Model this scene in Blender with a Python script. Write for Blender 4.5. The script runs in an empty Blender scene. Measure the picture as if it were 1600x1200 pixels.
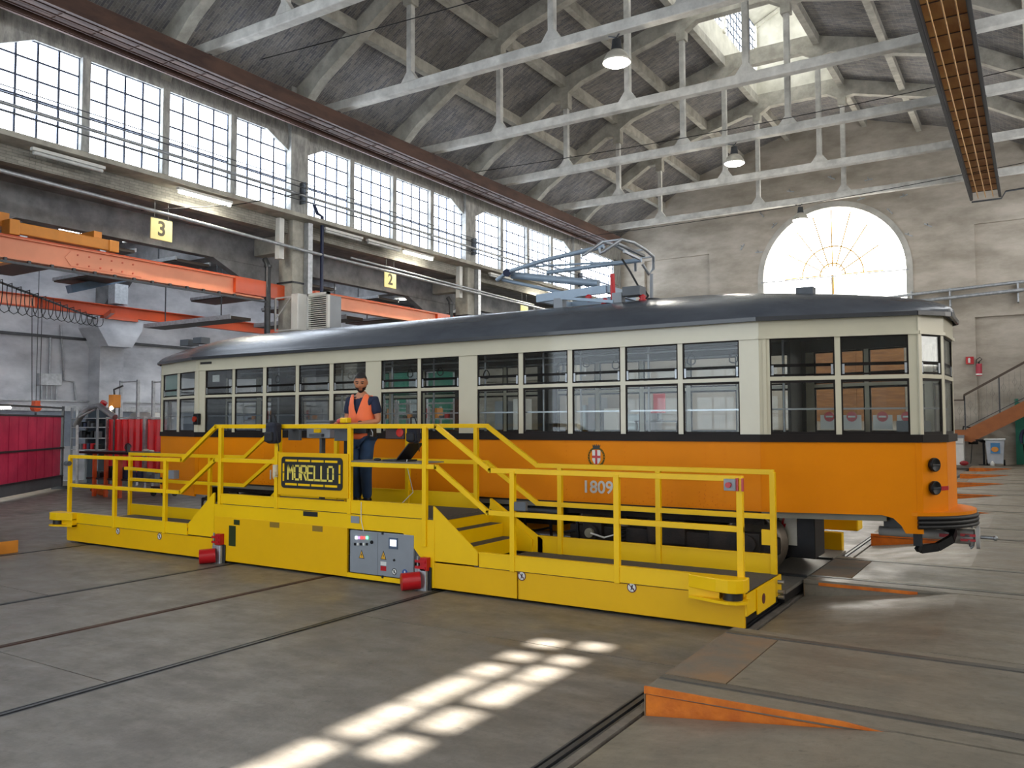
import bpy, bmesh, math, random
from mathutils import Vector, Matrix
S = bpy.context.scene
COL = S.collection
random.seed(7)
# ---------------------------------------------------------------- camera
CAMH = 1.93
yaw, pitch, roll, FPX = math.radians(32.365), math.radians(2.7528), math.radians(-.1793), 1291.8
cF = Vector((-math.sin(yaw)*math.cos(pitch), math.cos(yaw)*math.cos(pitch), math.sin(pitch)))
cR0 = Vector((math.cos(yaw), math.sin(yaw), 0)); cU0 = cR0.cross(cF)
cR = cR0*math.cos(roll)+cU0*math.sin(roll); cU = -cR0*math.sin(roll)+cU0*math.cos(roll)
cam = bpy.data.cameras.new('camera'); camo = bpy.data.objects.new('camera', cam); COL.objects.link(camo)
cam.sensor_width = 36; cam.lens = FPX/1600*36; cam.clip_end = 300; cam.clip_start = .05
M = Matrix((cR, cU, -cF)).transposed().to_4x4(); M.translation = Vector((0, 0, CAMH)); camo.matrix_world = M
S.camera = camo
# ---------------------------------------------------------------- world, sun, exposure
w = bpy.data.worlds.new('sky'); S.world = w; w.use_nodes = True
bg = w.node_tree.nodes['Background']; bg.inputs[0].default_value = (.80, .90, 1.0, 1); bg.inputs[1].default_value = 3.2
sun = bpy.data.lights.new('sun', 'SUN'); sun.energy = 26; sun.angle = math.radians(.9); sun.color = (1, .95, .86)
suno = bpy.data.objects.new('sun', sun); COL.objects.link(suno)
SUN = Vector((-6.1, -.35, -9.35)).normalized()
suno.rotation_euler = SUN.to_track_quat('-Z', 'Y').to_euler(); suno.location = (20, 5, 30)
S.view_settings.view_transform = 'Standard'; S.view_settings.look = 'None'
S.view_settings.exposure = 0.35; S.view_settings.gamma = 1; S.view_settings.use_curve_mapping = False
PANE_E = 7.0      # daylight given off by the frosted, blown-out panes
# ---------------------------------------------------------------- ray helpers: a sight line met with a real plane of the building
C0 = Vector((0, 0, CAMH))
def ray(px, py): return cF + cR*((px-800)/FPX) - cU*((py-600)/FPX)
def ry(px, py, Y): r = ray(px, py); return C0 + r*(Y/r.y)
def rx(px, py, X): r = ray(px, py); return C0 + r*(X/r.x)
def rz(px, py, Z): r = ray(px, py); return C0 + r*((Z-CAMH)/r.z)
# ---------------------------------------------------------------- materials
MATS = {}
def rgb(h):
    v = [int(h[i:i+2], 16)/255 for i in (0, 2, 4)]
    return tuple(((c+.055)/1.055)**2.4 if c > .04 else c/12.92 for c in v)
def mat(name, col, rough=.6, metal=0., var=.12, scale=3., bump=0., bscale=40., spec=.5, col2=None, stretch=(1, 1, 1), coat=0.):
    if name in MATS: return MATS[name]
    if isinstance(col, str): col = rgb(col)
    if isinstance(col2, str): col2 = rgb(col2)
    m = bpy.data.materials.new(name); m.use_nodes = True; nt = m.node_tree; N = nt.nodes; L = nt.links
    b = N['Principled BSDF']; b.inputs['Roughness'].default_value = rough; b.inputs['Metallic'].default_value = metal
    b.inputs['Specular IOR Level'].default_value = spec; b.inputs['Coat Weight'].default_value = coat
    tc = N.new('ShaderNodeTexCoord'); mp = N.new('ShaderNodeMapping'); mp.inputs['Scale'].default_value = stretch
    L.new(tc.outputs['Object'], mp.inputs[0])
    n = N.new('ShaderNodeTexNoise'); n.inputs['Scale'].default_value = scale; n.inputs['Detail'].default_value = 6; n.inputs['Roughness'].default_value = .62
    L.new(mp.outputs[0], n.inputs['Vector'])
    mx = N.new('ShaderNodeMix'); mx.data_type = 'RGBA'
    r = N.new('ShaderNodeMapRange'); r.inputs[1].default_value = .35; r.inputs[2].default_value = .65
    L.new(n.outputs['Fac'], r.inputs[0]); L.new(r.outputs[0], mx.inputs[0])
    a = tuple(c*(1-var) for c in col)+(1,); c2 = (tuple(min(1, c*(1+var)) for c in col) if col2 is None else col2)+(1,)
    mx.inputs[6].default_value = a; mx.inputs[7].default_value = c2
    L.new(mx.outputs[2], b.inputs['Base Color'])
    if bump:
        n2 = N.new('ShaderNodeTexNoise'); n2.inputs['Scale'].default_value = bscale; n2.inputs['Detail'].default_value = 5; L.new(mp.outputs[0], n2.inputs['Vector'])
        bp = N.new('ShaderNodeBump'); bp.inputs['Strength'].default_value = bump; bp.inputs['Distance'].default_value = .02
        L.new(n2.outputs['Fac'], bp.inputs['Height']); L.new(bp.outputs[0], b.inputs['Normal'])
    MATS[name] = m; return m
def emis(name, col, e):
    if name in MATS: return MATS[name]
    if isinstance(col, str): col = rgb(col)
    m = bpy.data.materials.new(name); m.use_nodes = True; nt = m.node_tree
    b = nt.nodes['Principled BSDF']; b.inputs['Base Color'].default_value = col+(1,); b.inputs['Emission Color'].default_value = col+(1,); b.inputs['Emission Strength'].default_value = e
    b.inputs['Roughness'].default_value = .4
    MATS[name] = m; return m
def glass(name, tint=(.9, .93, .93), refl=1.0, dirt=.02):
    if name in MATS: return MATS[name]
    m = bpy.data.materials.new(name); m.use_nodes = True; nt = m.node_tree; N = nt.nodes; L = nt.links
    N.remove(N['Principled BSDF']); out = N['Material Output']
    t = N.new('ShaderNodeBsdfTransparent'); t.inputs[0].default_value = tint+(1,)
    g = N.new('ShaderNodeBsdfGlossy'); g.inputs['Roughness'].default_value = .02
    f = N.new('ShaderNodeFresnel'); f.inputs[0].default_value = 1.5
    mul = N.new('ShaderNodeMath'); mul.operation = 'MULTIPLY'; mul.inputs[1].default_value = refl; L.new(f.outputs[0], mul.inputs[0])
    mx = N.new('ShaderNodeMixShader'); L.new(mul.outputs[0], mx.inputs[0]); L.new(t.outputs[0], mx.inputs[1]); L.new(g.outputs[0], mx.inputs[2])
    d = N.new('ShaderNodeBsdfDiffuse'); d.inputs[0].default_value = (.5, .52, .5, 1); n = N.new('ShaderNodeTexNoise'); n.inputs['Scale'].default_value = 4; n.inputs['Detail'].default_value = 6
    tc = N.new('ShaderNodeTexCoord'); L.new(tc.outputs['Object'], n.inputs['Vector'])
    r = N.new('ShaderNodeMapRange'); r.inputs[1].default_value = .4; r.inputs[2].default_value = .8; r.inputs[3].default_value = dirt; r.inputs[4].default_value = dirt*3; L.new(n.outputs['Fac'], r.inputs[0])
    m2 = N.new('ShaderNodeMixShader'); L.new(r.outputs[0], m2.inputs[0]); L.new(mx.outputs[0], m2.inputs[1]); L.new(d.outputs[0], m2.inputs[2])
    L.new(m2.outputs[0], out.inputs[0]); MATS[name] = m; return m
def floor_mat(name, c1, c2, c3, rough):
    m = bpy.data.materials.new(name); m.use_nodes = True; nt = m.node_tree; N = nt.nodes; L = nt.links; b = N['Principled BSDF']
    tc = N.new('ShaderNodeTexCoord')
    def noise(s, d=8, st=(1, 1, 1), ro=.6):
        mp = N.new('ShaderNodeMapping'); mp.inputs['Scale'].default_value = st; L.new(tc.outputs['Object'], mp.inputs[0])
        n = N.new('ShaderNodeTexNoise'); n.inputs['Scale'].default_value = s; n.inputs['Detail'].default_value = d; n.inputs['Roughness'].default_value = ro; L.new(mp.outputs[0], n.inputs['Vector']); return n
    def mr(n, a, b_, c=0, d=1):
        r = N.new('ShaderNodeMapRange'); r.inputs[1].default_value = a; r.inputs[2].default_value = b_; r.inputs[3].default_value = c; r.inputs[4].default_value = d; L.new(n.outputs[0], r.inputs[0]); return r
    def mix(f, A, B):
        x = N.new('ShaderNodeMix'); x.data_type = 'RGBA'; L.new(f.outputs[0], x.inputs[0])
        for i, v in ((6, A), (7, B)):
            if isinstance(v, tuple): x.inputs[i].default_value = v+(1,)
            else: L.new(v.outputs[2], x.inputs[i])
        return x
    big = mr(noise(.45, 6), .35, .68); med = mr(noise(1.8, 8, (1, 2.2, 1), .7), .42, .68); fine = mr(noise(14, 8, (1, 1, 1), .75), .5, .74, 0, .7)
    spots = mr(noise(5.5, 3), .66, .75, 0, .8)
    x = mix(big, c1, c2); x = mix(med, x, c3); x = mix(fine, x, tuple(c*.62 for c in c1)); x = mix(spots, x, tuple(c*.5 for c in c1))
    L.new(x.outputs[2], b.inputs['Base Color'])
    rr = mr(noise(2.6, 6), .3, .7, rough-.14, rough+.14); L.new(rr.outputs[0], b.inputs['Roughness'])
    bp = N.new('ShaderNodeBump'); bp.inputs['Strength'].default_value = .25; bp.inputs['Distance'].default_value = .01; L.new(noise(30, 8).outputs['Fac'], bp.inputs['Height']); L.new(bp.outputs[0], b.inputs['Normal'])
    MATS[name] = m; return m
def brick_mat(name, c1, c2, mortar, w, h, swz='XY', eff=.5, effc=(.42, .42, .4), bs=.5):
    m = bpy.data.materials.new(name); m.use_nodes = True; nt = m.node_tree; N = nt.nodes; L = nt.links; b = N['Principled BSDF']; b.inputs['Roughness'].default_value = .9
    tc = N.new('ShaderNodeTexCoord'); sx = N.new('ShaderNodeSeparateXYZ'); cx = N.new('ShaderNodeCombineXYZ'); L.new(tc.outputs['Object'], sx.inputs[0])
    L.new(sx.outputs[swz[0]], cx.inputs[0]); L.new(sx.outputs[swz[1]], cx.inputs[1])
    br = N.new('ShaderNodeTexBrick'); br.inputs['Color1'].default_value = c1+(1,); br.inputs['Color2'].default_value = c2+(1,); br.inputs['Mortar'].default_value = mortar+(1,)
    br.inputs['Scale'].default_value = 1; br.inputs['Brick Width'].default_value = w; br.inputs['Row Height'].default_value = h; br.inputs['Mortar Size'].default_value = h*.09; br.inputs['Mortar Smooth'].default_value = .4; br.inputs['Bias'].default_value = 0
    L.new(cx.outputs[0], br.inputs['Vector'])
    n = N.new('ShaderNodeTexNoise'); n.inputs['Scale'].default_value = .9; n.inputs['Detail'].default_value = 9; n.inputs['Roughness'].default_value = .75; L.new(tc.outputs['Object'], n.inputs['Vector'])
    mp = N.new('ShaderNodeMapping'); mp.inputs['Scale'].default_value = (1, 4, 1); L.new(cx.outputs[0], mp.inputs[0])
    n2 = N.new('ShaderNodeTexNoise'); n2.inputs['Scale'].default_value = 2.6; n2.inputs['Detail'].default_value = 9; n2.inputs['Roughness'].default_value = .8; L.new(mp.outputs[0], n2.inputs['Vector'])
    r = N.new('ShaderNodeMapRange'); r.inputs[1].default_value = .57; r.inputs[2].default_value = .7; r.inputs[4].default_value = eff; L.new(n2.outputs['Fac'], r.inputs[0])
    r1 = N.new('ShaderNodeMapRange'); r1.inputs[1].default_value = .35; r1.inputs[2].default_value = .65; r1.inputs[3].default_value = .65; r1.inputs[4].default_value = 1.15; L.new(n.outputs['Fac'], r1.inputs[0])
    x = N.new('ShaderNodeMix'); x.data_type = 'RGBA'; x.blend_type = 'MULTIPLY'; x.inputs[0].default_value = 1; L.new(br.outputs['Color'], x.inputs[6]); L.new(r1.outputs[0], x.inputs[7])
    y = N.new('ShaderNodeMix'); y.data_type = 'RGBA'; L.new(r.outputs[0], y.inputs[0]); L.new(x.outputs[2], y.inputs[6]); y.inputs[7].default_value = effc+(1,)
    L.new(y.outputs[2], b.inputs['Base Color'])
    bp = N.new('ShaderNodeBump'); bp.inputs['Strength'].default_value = bs; bp.inputs['Distance'].default_value = .02; bp.invert = True; L.new(br.outputs['Fac'], bp.inputs['Height']); L.new(bp.outputs[0], b.inputs['Normal'])
    MATS[name] = m; return m
floor_m = floor_mat('floor_concrete', rgb('716b63'), rgb('605a53'), rgb('807a72'), .5)
floor_r = floor_mat('floor_concrete_brown', rgb('7b7365'), rgb('6c665b'), rgb('8a8171'), .5)
plaster = mat('plaster', 'b3b0a8', .9, var=.16, scale=.7, bump=.3, bscale=9, col2='cfccc4')
plaster_end = mat('plaster_end', 'a39a8c', .9, scale=.55, bump=.25, bscale=7, col2='bdb4a7', stretch=(1, 1, 2.5))
plaster_low = mat('plaster_grey', 'a9a59e', .85, scale=1.2, col2='b8b4ad')
aisle_wall = mat('aisle_plaster', 'b4b7be', .9, scale=.6, col2='d6d8dc', bump=.2, bscale=6, stretch=(1, 1, 2))
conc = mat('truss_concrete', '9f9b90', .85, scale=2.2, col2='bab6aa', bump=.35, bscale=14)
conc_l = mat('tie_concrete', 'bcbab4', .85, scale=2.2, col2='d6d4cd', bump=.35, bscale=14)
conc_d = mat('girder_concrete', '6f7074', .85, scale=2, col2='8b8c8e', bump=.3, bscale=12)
conc_w = mat('wall_concrete', '8f8f8c', .9, scale=2.5, col2='b5b4ae', bump=.5, bscale=10, stretch=(1, 3, 1))
brickc = brick_mat('ceiling_brick', rgb('626165'), rgb('87827c'), rgb('96938f'), .27, .075)
brickf = brick_mat('fascia_brick', rgb('8d8a82'), rgb('a29e94'), rgb('77756f'), .25, .07, swz='YZ', eff=.5, effc=(.45, .44, .4))
white_conc = mat('lantern_plaster', 'cfccbe', .8, scale=1.5, col2='dedbce')
rust = mat('rust_steel', '43302b', .7, .2, scale=3, col2='5a4136', stretch=(1, .3, 1))
trough_in = mat('trough_inside', 'a05f26', .6, scale=1.2, col2='b98544', stretch=(2, .6, 1))
trough_out = mat('trough_outside', '2c2c2d', .6, scale=3)
mull = mat('window_steel', '4b5364', .5, .4, scale=4)
mullc = mat('mullion_concrete', '6d7580', .8, scale=3, col2='858b92')
pane_m = emis('window_daylight', (.79, .88, 1.0), PANE_E)
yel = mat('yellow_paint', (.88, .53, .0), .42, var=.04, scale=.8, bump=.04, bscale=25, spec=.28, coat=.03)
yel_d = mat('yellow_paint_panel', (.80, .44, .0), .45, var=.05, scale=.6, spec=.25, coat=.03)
orange_t = mat('tram_orange', (.78, .235, .0), .5, var=.04, scale=.9, bump=.05, bscale=6, spec=.14, coat=0)
cream = mat('tram_cream', 'c9c2aa', .35, var=.05, scale=1.1, bump=.05, bscale=6, coat=.3)
roof_m = mat('tram_roof', '41454d', .27, scale=1.6, col2='52565c', bump=.12, bscale=5, stretch=(.4, 1, 1))
black = mat('black_rubber', '141416', .5, var=.2)
blackm = mat('black_metal', '1c1c1e', .45, .5, var=.2, scale=6)
darkband = mat('dark_band', '231e1c', .5, var=.15, spec=.15)
track_steel = mat('track_steel', '6f6c66', .5, .6, scale=7)
bogie_m = mat('bogie_grime', '17120f', .75, scale=6, col2='2b211a', bump=.3)
steel = mat('steel', '9a9da0', .35, .85, scale=8)
steel_d = mat('steel_dark', '4b4d50', .45, .7, scale=8)
galv = mat('galvanised', 'a9adb2', .42, .6, scale=9, col2='bcc0c4')
greyp = mat('grey_paint', '878c92', .45, var=.05, coat=.1)
greyd = mat('grey_dark_paint', '54585d', .5)
pang = mat('pantograph_grey', '93a3b3', .4, .2, var=.08)
craneo = mat('crane_orange', 'd0501e', .45, var=.08, scale=1.3, coat=.15)
cranelight = mat('crane_salmon', 'ee9c78', .5, var=.06, scale=1.0)
craney = mat('crane_yellow', 'd98a2e', .5, var=.08)
ramp_o = mat('ramp_orange', 'c8620f', .7, scale=5, col2='e07a18', bump=.5, bscale=16)
tread = mat('tread_grey', '4d4943', .85, var=.15, scale=30, bump=.3, bscale=120)
white_p = mat('white_paint', 'd9d9d4', .5, var=.05)
red_p = mat('red_paint', 'b5121b', .35, var=.06)
green_p = mat('green_paint', '2a7d68', .6, var=.05)
wood = mat('wood_brown', '8a5a33', .6, scale=5, col2='a3703f', stretch=(.3, 3, 3))
interior_d = mat('interior_dark', '2f2c29', .6, var=.1)
glass_t = glass('tram_glass', (.965, .98, .975), .55, .006)
# ---------------------------------------------------------------- mesh builder
AUTO = set('corner_bead beam_end upright bench_leg foot wheel window_catch hanger_strap clamp wall_bracket bench partition roof_fitting base_foot girder bracket cross_bar strap end_bolt roof_box frame_post type_box rear_foot hanger axle_box motor_case collar stringer_post splice red_band controller cheek baluster wall_pipe sole_bar red_label end_plate rivet_row contact brake_rigging bracket_screw dashed_border lane_groove'.split())
class MB:
    def __init__(s): s.v = []; s.f = []; s.sm = []; s.pc = []; s.auto = True
    def mark(s): s.auto = False; s.pc.append((len(s.v), len(s.f))); return s
    def add(s, v, f, sm=False):
        k = len(s.v)
        if s.auto: s.pc.append((k, len(s.f)))
        s.v += [tuple(p) for p in v]; s.f += [tuple(i+k for i in q) for q in f]; s.sm += [sm]*len(f); return s
    def box(s, x0, x1, y0, y1, z0, z1):
        if x0 > x1: x0, x1 = x1, x0
        if y0 > y1: y0, y1 = y1, y0
        if z0 > z1: z0, z1 = z1, z0
        return s.add([(x0,y0,z0),(x1,y0,z0),(x1,y1,z0),(x0,y1,z0),(x0,y0,z1),(x1,y0,z1),(x1,y1,z1),(x0,y1,z1)],
                     [(0,3,2,1),(4,5,6,7),(0,1,5,4),(1,2,6,5),(2,3,7,6),(3,0,4,7)])
    def bar(s, p, q, w, h, up=(0, 0, 1)):
        p = Vector(p); q = Vector(q); d = (q-p).normalized(); u = Vector(up)
        a = d.cross(u)
        if a.length < 1e-4: a = d.cross(Vector((1, 0, 0)))
        a.normalize(); b = a.cross(d)
        a *= w/2; b *= h/2
        vs = [c+i*a+j*b for c in (p, q) for i, j in ((-1,-1),(1,-1),(1,1),(-1,1))]
        return s.add(vs, [(3,2,1,0),(4,5,6,7),(0,1,5,4),(1,2,6,5),(2,3,7,6),(3,0,4,7)])
    def tube(s, pts, r, n=8, closed=False, r2=None):
        pts = [Vector(p) for p in pts]; N = len(pts); rings = []
        prev = None
        for i, p in enumerate(pts):
            if closed: t = pts[(i+1) % N]-pts[i-1]
            else: t = pts[min(i+1, N-1)]-pts[max(i-1, 0)]
            if t.length < 1e-9: t = Vector((0, 0, 1))
            t.normalize()
            if prev is None:
                a = t.cross(Vector((0, 0, 1)))
                if a.length < 1e-3: a = t.cross(Vector((1, 0, 0)))
            else: a = prev-t*prev.dot(t)
            a.normalize(); prev = a; b = t.cross(a)
            rr = r if r2 is None else r+(r2-r)*i/(N-1)
            rings.append([p+(a*math.cos(2*math.pi*k/n)+b*math.sin(2*math.pi*k/n))*rr for k in range(n)])
        vs = [v for R_ in rings for v in R_]; fs = []
        for i in range(N if closed else N-1):
            j = (i+1) % N
            for k in range(n): fs.append((i*n+k, i*n+(k+1) % n, j*n+(k+1) % n, j*n+k))
        s.add(vs, fs, True)
        if not closed: s.add(rings[0], [tuple(range(n-1, -1, -1))]); s.add(rings[-1], [tuple(range(n))])
        return s
    def cyl(s, p, q, r, n=16, r2=None): return s.tube([p, q], r, n, False, r2)
    def prism(s, poly, axis, a, b):
        # poly 2D points in the two other axes (x,z) for 'y', (y,z) for 'x', (x,y) for 'z'
        def P(u, v, t): return (u, t, v) if axis == 'y' else ((t, u, v) if axis == 'x' else (u, v, t))
        n = len(poly); vs = [P(u, v, a) for u, v in poly]+[P(u, v, b) for u, v in poly]
        return s.add(vs, [tuple(range(n)), tuple(range(2*n-1, n-1, -1))]+[(i, i+n, (i+1) % n+n, (i+1) % n) for i in range(n)])
    def lathe(s, prof, c, axis=(0, 0, 1), n=24):
        c = Vector(c); d = Vector(axis).normalized(); a = d.cross(Vector((0, 0, 1)))
        if a.length < 1e-3: a = Vector((1, 0, 0))
        a.normalize(); b = d.cross(a); vs = []; fs = []
        for r, h in prof:
            for k in range(n): vs.append(c+d*h+(a*math.cos(2*math.pi*k/n)+b*math.sin(2*math.pi*k/n))*r)
        for i in range(len(prof)-1):
            for k in range(n): fs.append((i*n+k, i*n+(k+1) % n, (i+1)*n+(k+1) % n, (i+1)*n+k))
        return s.add(vs, fs, True)
    def sphere(s, c, r, n=12, sc=(1, 1, 1)):
        c = Vector(c); vs = []; fs = []; m = n//2
        for i in range(m+1):
            th = math.pi*i/m
            for k in range(n): vs.append(c+Vector((math.sin(th)*math.cos(2*math.pi*k/n)*r*sc[0], math.sin(th)*math.sin(2*math.pi*k/n)*r*sc[1], math.cos(th)*r*sc[2])))
        for i in range(m):
            for k in range(n): fs.append((i*n+k, (i+1)*n+k, (i+1)*n+(k+1) % n, i*n+(k+1) % n))
        return s.add(vs, fs, True)
    def seg(s, A, B, u0, u1, z0, z1, n0, n1):
        # upright box on the line A->B (plan), u metres along it, n metres outwards (towards the right of the walk A->B)
        A = Vector(A); B = Vector(B); d = (B-A).normalized(); n = Vector((d.y, -d.x))
        vs = []
        for z in (z0, z1):
            for u, k in ((u0, n0), (u1, n0), (u1, n1), (u0, n1)):
                p = A+d*u+n*k; vs.append((p.x, p.y, z))
        return s.add(vs, [(0,3,2,1),(4,5,6,7),(0,1,5,4),(1,2,6,5),(2,3,7,6),(3,0,4,7)])
    def mesh(s, name):
        me = bpy.data.meshes.new(name); me.from_pydata(s.v, [], s.f); me.polygons.foreach_set('use_smooth', s.sm)
        bm = bmesh.new(); bm.from_mesh(me); bmesh.ops.recalc_face_normals(bm, faces=bm.faces); bm.to_mesh(me); bm.free(); me.update(); return me
OFF = {}
def put(name, me, m, parent=None, bevel=0, label=None, cat=None, group=None, kind=None):
    if isinstance(me, MB) and len(me.pc) > 1 and (name in AUTO or not me.auto):
        cuts = me.pc+[(len(me.v), len(me.f))]; o = None
        for (v0, f0), (v1, f1) in zip(cuts, cuts[1:]):
            if v1 == v0: continue
            q = MB(); q.v = me.v[v0:v1]; q.f = [tuple(i-v0 for i in t) for t in me.f[f0:f1]]; q.sm = me.sm[f0:f1]
            o = put(name, q.mesh(name), m, parent, bevel, label, cat, group, kind)
        return o
    if isinstance(me, MB): me = me.mesh(name)
    o = bpy.data.objects.new(name, me); COL.objects.link(o)
    if m is not None and not me.materials: me.materials.append(m)
    if parent is not None:
        o.parent = parent; o.location = -OFF.get(parent.name, Vector((0, 0, 0))); OFF[o.name] = Vector((0, 0, 0))
    else: OFF[o.name] = Vector((0, 0, 0))
    if bevel:
        b = o.modifiers.new('b', 'BEVEL'); b.width = bevel; b.segments = 2; b.limit_method = 'ANGLE'; b.angle_limit = .6
    tag(o, label, cat, group, kind); return o
def tag(o, label=None, cat=None, group=None, kind=None):
    for k, v in (('label', label), ('category', cat), ('group', group), ('kind', kind)):
        if v: o[k] = v
    return o
def root(name, loc, label=None, cat=None, group=None, kind=None):
    o = bpy.data.objects.new(name, None); COL.objects.link(o); o.location = loc; OFF[o.name] = Vector(loc); o.empty_display_size = .2
    return tag(o, label, cat, group, kind)
def sub(name, parent):
    o = bpy.data.objects.new(name, None); COL.objects.link(o); o.parent = parent; o.location = -OFF[parent.name]; OFF[o.name] = Vector((0, 0, 0)); return o
def text(s, size, m, name, parent, loc, rot, depth=.004, font_w=1.0, off=0., align='CENTER', kind=None):
    cu = bpy.data.curves.new(name, 'FONT'); cu.body = s; cu.size = size; cu.align_x = align; cu.align_y = 'CENTER'; cu.extrude = depth; cu.offset = off
    t = bpy.data.objects.new('tmp', cu); COL.objects.link(t); bpy.context.view_layer.update()
    dg = bpy.context.evaluated_depsgraph_get(); me = bpy.data.meshes.new_from_object(t.evaluated_get(dg)); bpy.data.objects.remove(t)
    mw = Matrix.Translation(loc) @ Matrix.Rotation(rot[2], 4, 'Z') @ Matrix.Rotation(rot[1], 4, 'Y') @ Matrix.Rotation(rot[0], 4, 'X') @ Matrix.Diagonal((font_w, 1, 1, 1))
    me.transform(mw); me.materials.clear(); return put(name, me, m, parent, kind=kind)
# ================================================================ THE HALL
XW, XR, EY, YB, XC, XO = -18.6, 2.55, 40.3, -9.0, -8.03, -28.6
COLS = [-9.43, -.53, 8.37, 17.27, 26.17, 35.07]
FR = [-.53, 3.92, 8.37, 12.82, 17.27, 21.72, 26.17, 30.62, 35.07]
TZ = .185                                            # level of the tracks and of the shop floor on the right
TRK = [6.17+4.45*k for k in range(8)]
mx = lambda x: 2*XC-x
# ---- floor of the traverser lane: cast slabs between the sunk rails
fl = MB().box(XO, -2.26, YB, EY, -.3, -.03)
floor = put('floor', fl, floor_m, label='grey concrete floor of the traverser lane, cut by sunk rails', kind='structure')
RX = [-2.4, -5.9, -7.69, -9.49, -13.0]
edges = [-2.27]+RX+[-18.6, XO]
cutsy = {0: [YB, EY], 1: [YB, 6.32, 20, EY], 2: [YB, 3.7, 14, EY], 3: [YB, 1, 11.5, 24, EY], 4: [YB, 5.2, 15, 26, EY], 5: [YB, 4, 12, 22, EY], 6: [YB, 8, 20, EY]}
for i in range(len(edges)-1):
    a, b = edges[i], edges[i+1]
    ga = .012 if i == 0 else (.05 if i < 6 else .01); gb = .05 if i < 5 else .01
    ys = cutsy[i]
    for j in range(len(ys)-1):
        put('concrete_slab', MB().box(b+gb, a-ga, ys[j]+.006, ys[j+1]-.006, -.1, 0), floor_m, floor)
for i, x in enumerate(RX):
    m = MB()
    m.box(x-.018, x+.018, YB, EY, -.09, .004); m.box(x-.055, x-.04, YB, EY, -.09, .001); m.box(x+.04, x+.055, YB, EY, -.09, .001)
    put('lane_rail', m, steel_d if i != 2 else rust, floor)
# ---- raised shop floor on the right with the tracks running off the lane
sf = root('floor_shop', (0, 20, TZ), 'raised brown grey concrete shop floor with tram tracks on the right', kind='structure')
prev = YB
worn = mat('worn_orange', '7c7060', .8, scale=2.2, col2='8f6f4e', bump=.3, bscale=20)
for k, c in enumerate(TRK+[99]):
    y1 = min(c-1.0, EY)
    put('sloping_slab', MB().prism([(-2.25, 0), (-.72, TZ), (XR+6, TZ), (XR+6, -.3), (-2.25, -.3)], 'y', prev+.008, y1-.008), floor_r, sf)
    if c > 90: break
    x0 = -2.24
    m = MB().box(x0, XR+6, c-.98, c-.78, 0, TZ); m.box(x0, XR+6, c+.78, c+.9, 0, TZ); m.box(x0+.02, XR+6, c-.96, c+.86, -.2, TZ-.08)
    put('track_border_slab', m, floor_r, sf)
    for q0, q1 in ((-1.8, .6), (.62, 3.2), (3.22, XR+6)):
        put('track_slab', MB().box(q0, q1-.01, c-.655, c+.655, 0, TZ+.002), floor_r, sf)
    put('track_end_slab', MB().box(x0, -1.81, c-.655, c+.655, 0, TZ+.002), worn, sf)
    m = MB()
    for s in (-.72, .72):
        m.box(x0, XR+6, c+s-.03, c+s+.03, .09, TZ+.004); m.box(x0, XR+6, c+s+.044, c+s+.056, .09, TZ+.001); m.box(x0, XR+6, c+s-.056, c+s-.048, .09, TZ+.001)
    put('track_rail', m, track_steel, sf)
    m = MB().prism([(x0-.004, -.02), (x0-.004, .135), (-.72, TZ-.04), (-.6, TZ-.1)], 'y', c-.99, c-.98)
    m.prism([(x0-.01, .142), (x0-.01, TZ+.003), (-1.0, TZ+.003), (-.75, TZ-.02)], 'y', c-.997, c-.978)
    m.prism([(x0-.004, -.02), (x0-.004, TZ), (-.72, TZ-.04), (-.6, TZ-.1)], 'y', c+.9, c+.91)
    if k == 1:
        put('ramp_side', m, floor_r, sf); m = MB().box(x0+.15, -1.1, c-1.0, c-.992, .13, .165)
    put('ramp_side' if k != 1 else 'orange_edge_strip', m, ramp_o, sf, label='flaking orange painted concrete flank' if k == 0 else None)
    put('ramp_end', MB().box(x0-.012, x0, c-.99, c+.91, -.02, TZ-.01), ramp_o if k > 1 else worn, sf)
    prev = c+.91
# ---- arcade wall with the clerestory
wl = MB()
wl.box(XW-.35, XW, YB, EY, 10.5, 12.4)
for y in COLS[1:]:
    wl.box(XW-.4, XW+.14, y-.34, y+.34, 8.0, 12.4)
for bay in range(3):
    a, b = COLS[bay+2]+.34, COLS[bay+3]-.34
    for (s, y) in ((1, a), (-1, b)):
        wl.prism([(y, 10.51), (y, 10.08), (y+s*.85, 10.51)], 'x', XW-.1, XW+.02)
    put_w = (b-a-.6)/4
    for i in range(1, 4): wl.box(XW-.25, XW+.06, a+i*(put_w+.2)-.2, a+i*(put_w+.2), 8.3, 10.5)
wl.box(XW-.35, XW, 39.4, EY, 8, 10.6)
wall_left = put('wall_left', wl, conc_w, kind='structure', label='weathered concrete wall above the windows on the left')
put('fascia', MB().box(XW-.3, XW, YB, EY, 7.6, 8.3), brickf, wall_left)
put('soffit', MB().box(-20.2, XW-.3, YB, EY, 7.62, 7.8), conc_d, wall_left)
put('window_ledge', MB().box(XW, -17.98, YB, EY, 7.98, 8.1), conc, wall_left)
gm = MB().box(-20.5, -20.2, YB, EY, 6.83, 7.8)
for y in COLS[2:]:
    gm.prism([(y-1.7, 6.84), (y+1.7, 6.84), (y+.5, 6.3), (y-.5, 6.3)], 'x', -20.48, -20.22)
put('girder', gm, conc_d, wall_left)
for y in COLS:
    c = put('column', MB().box(-19.0, -18.4, y-.3, y+.3, 0, 8.0).box(-20.3, -19.0, y-.2, y+.2, 7.1, 7.62), conc, wall_left, bevel=.02)
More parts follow.
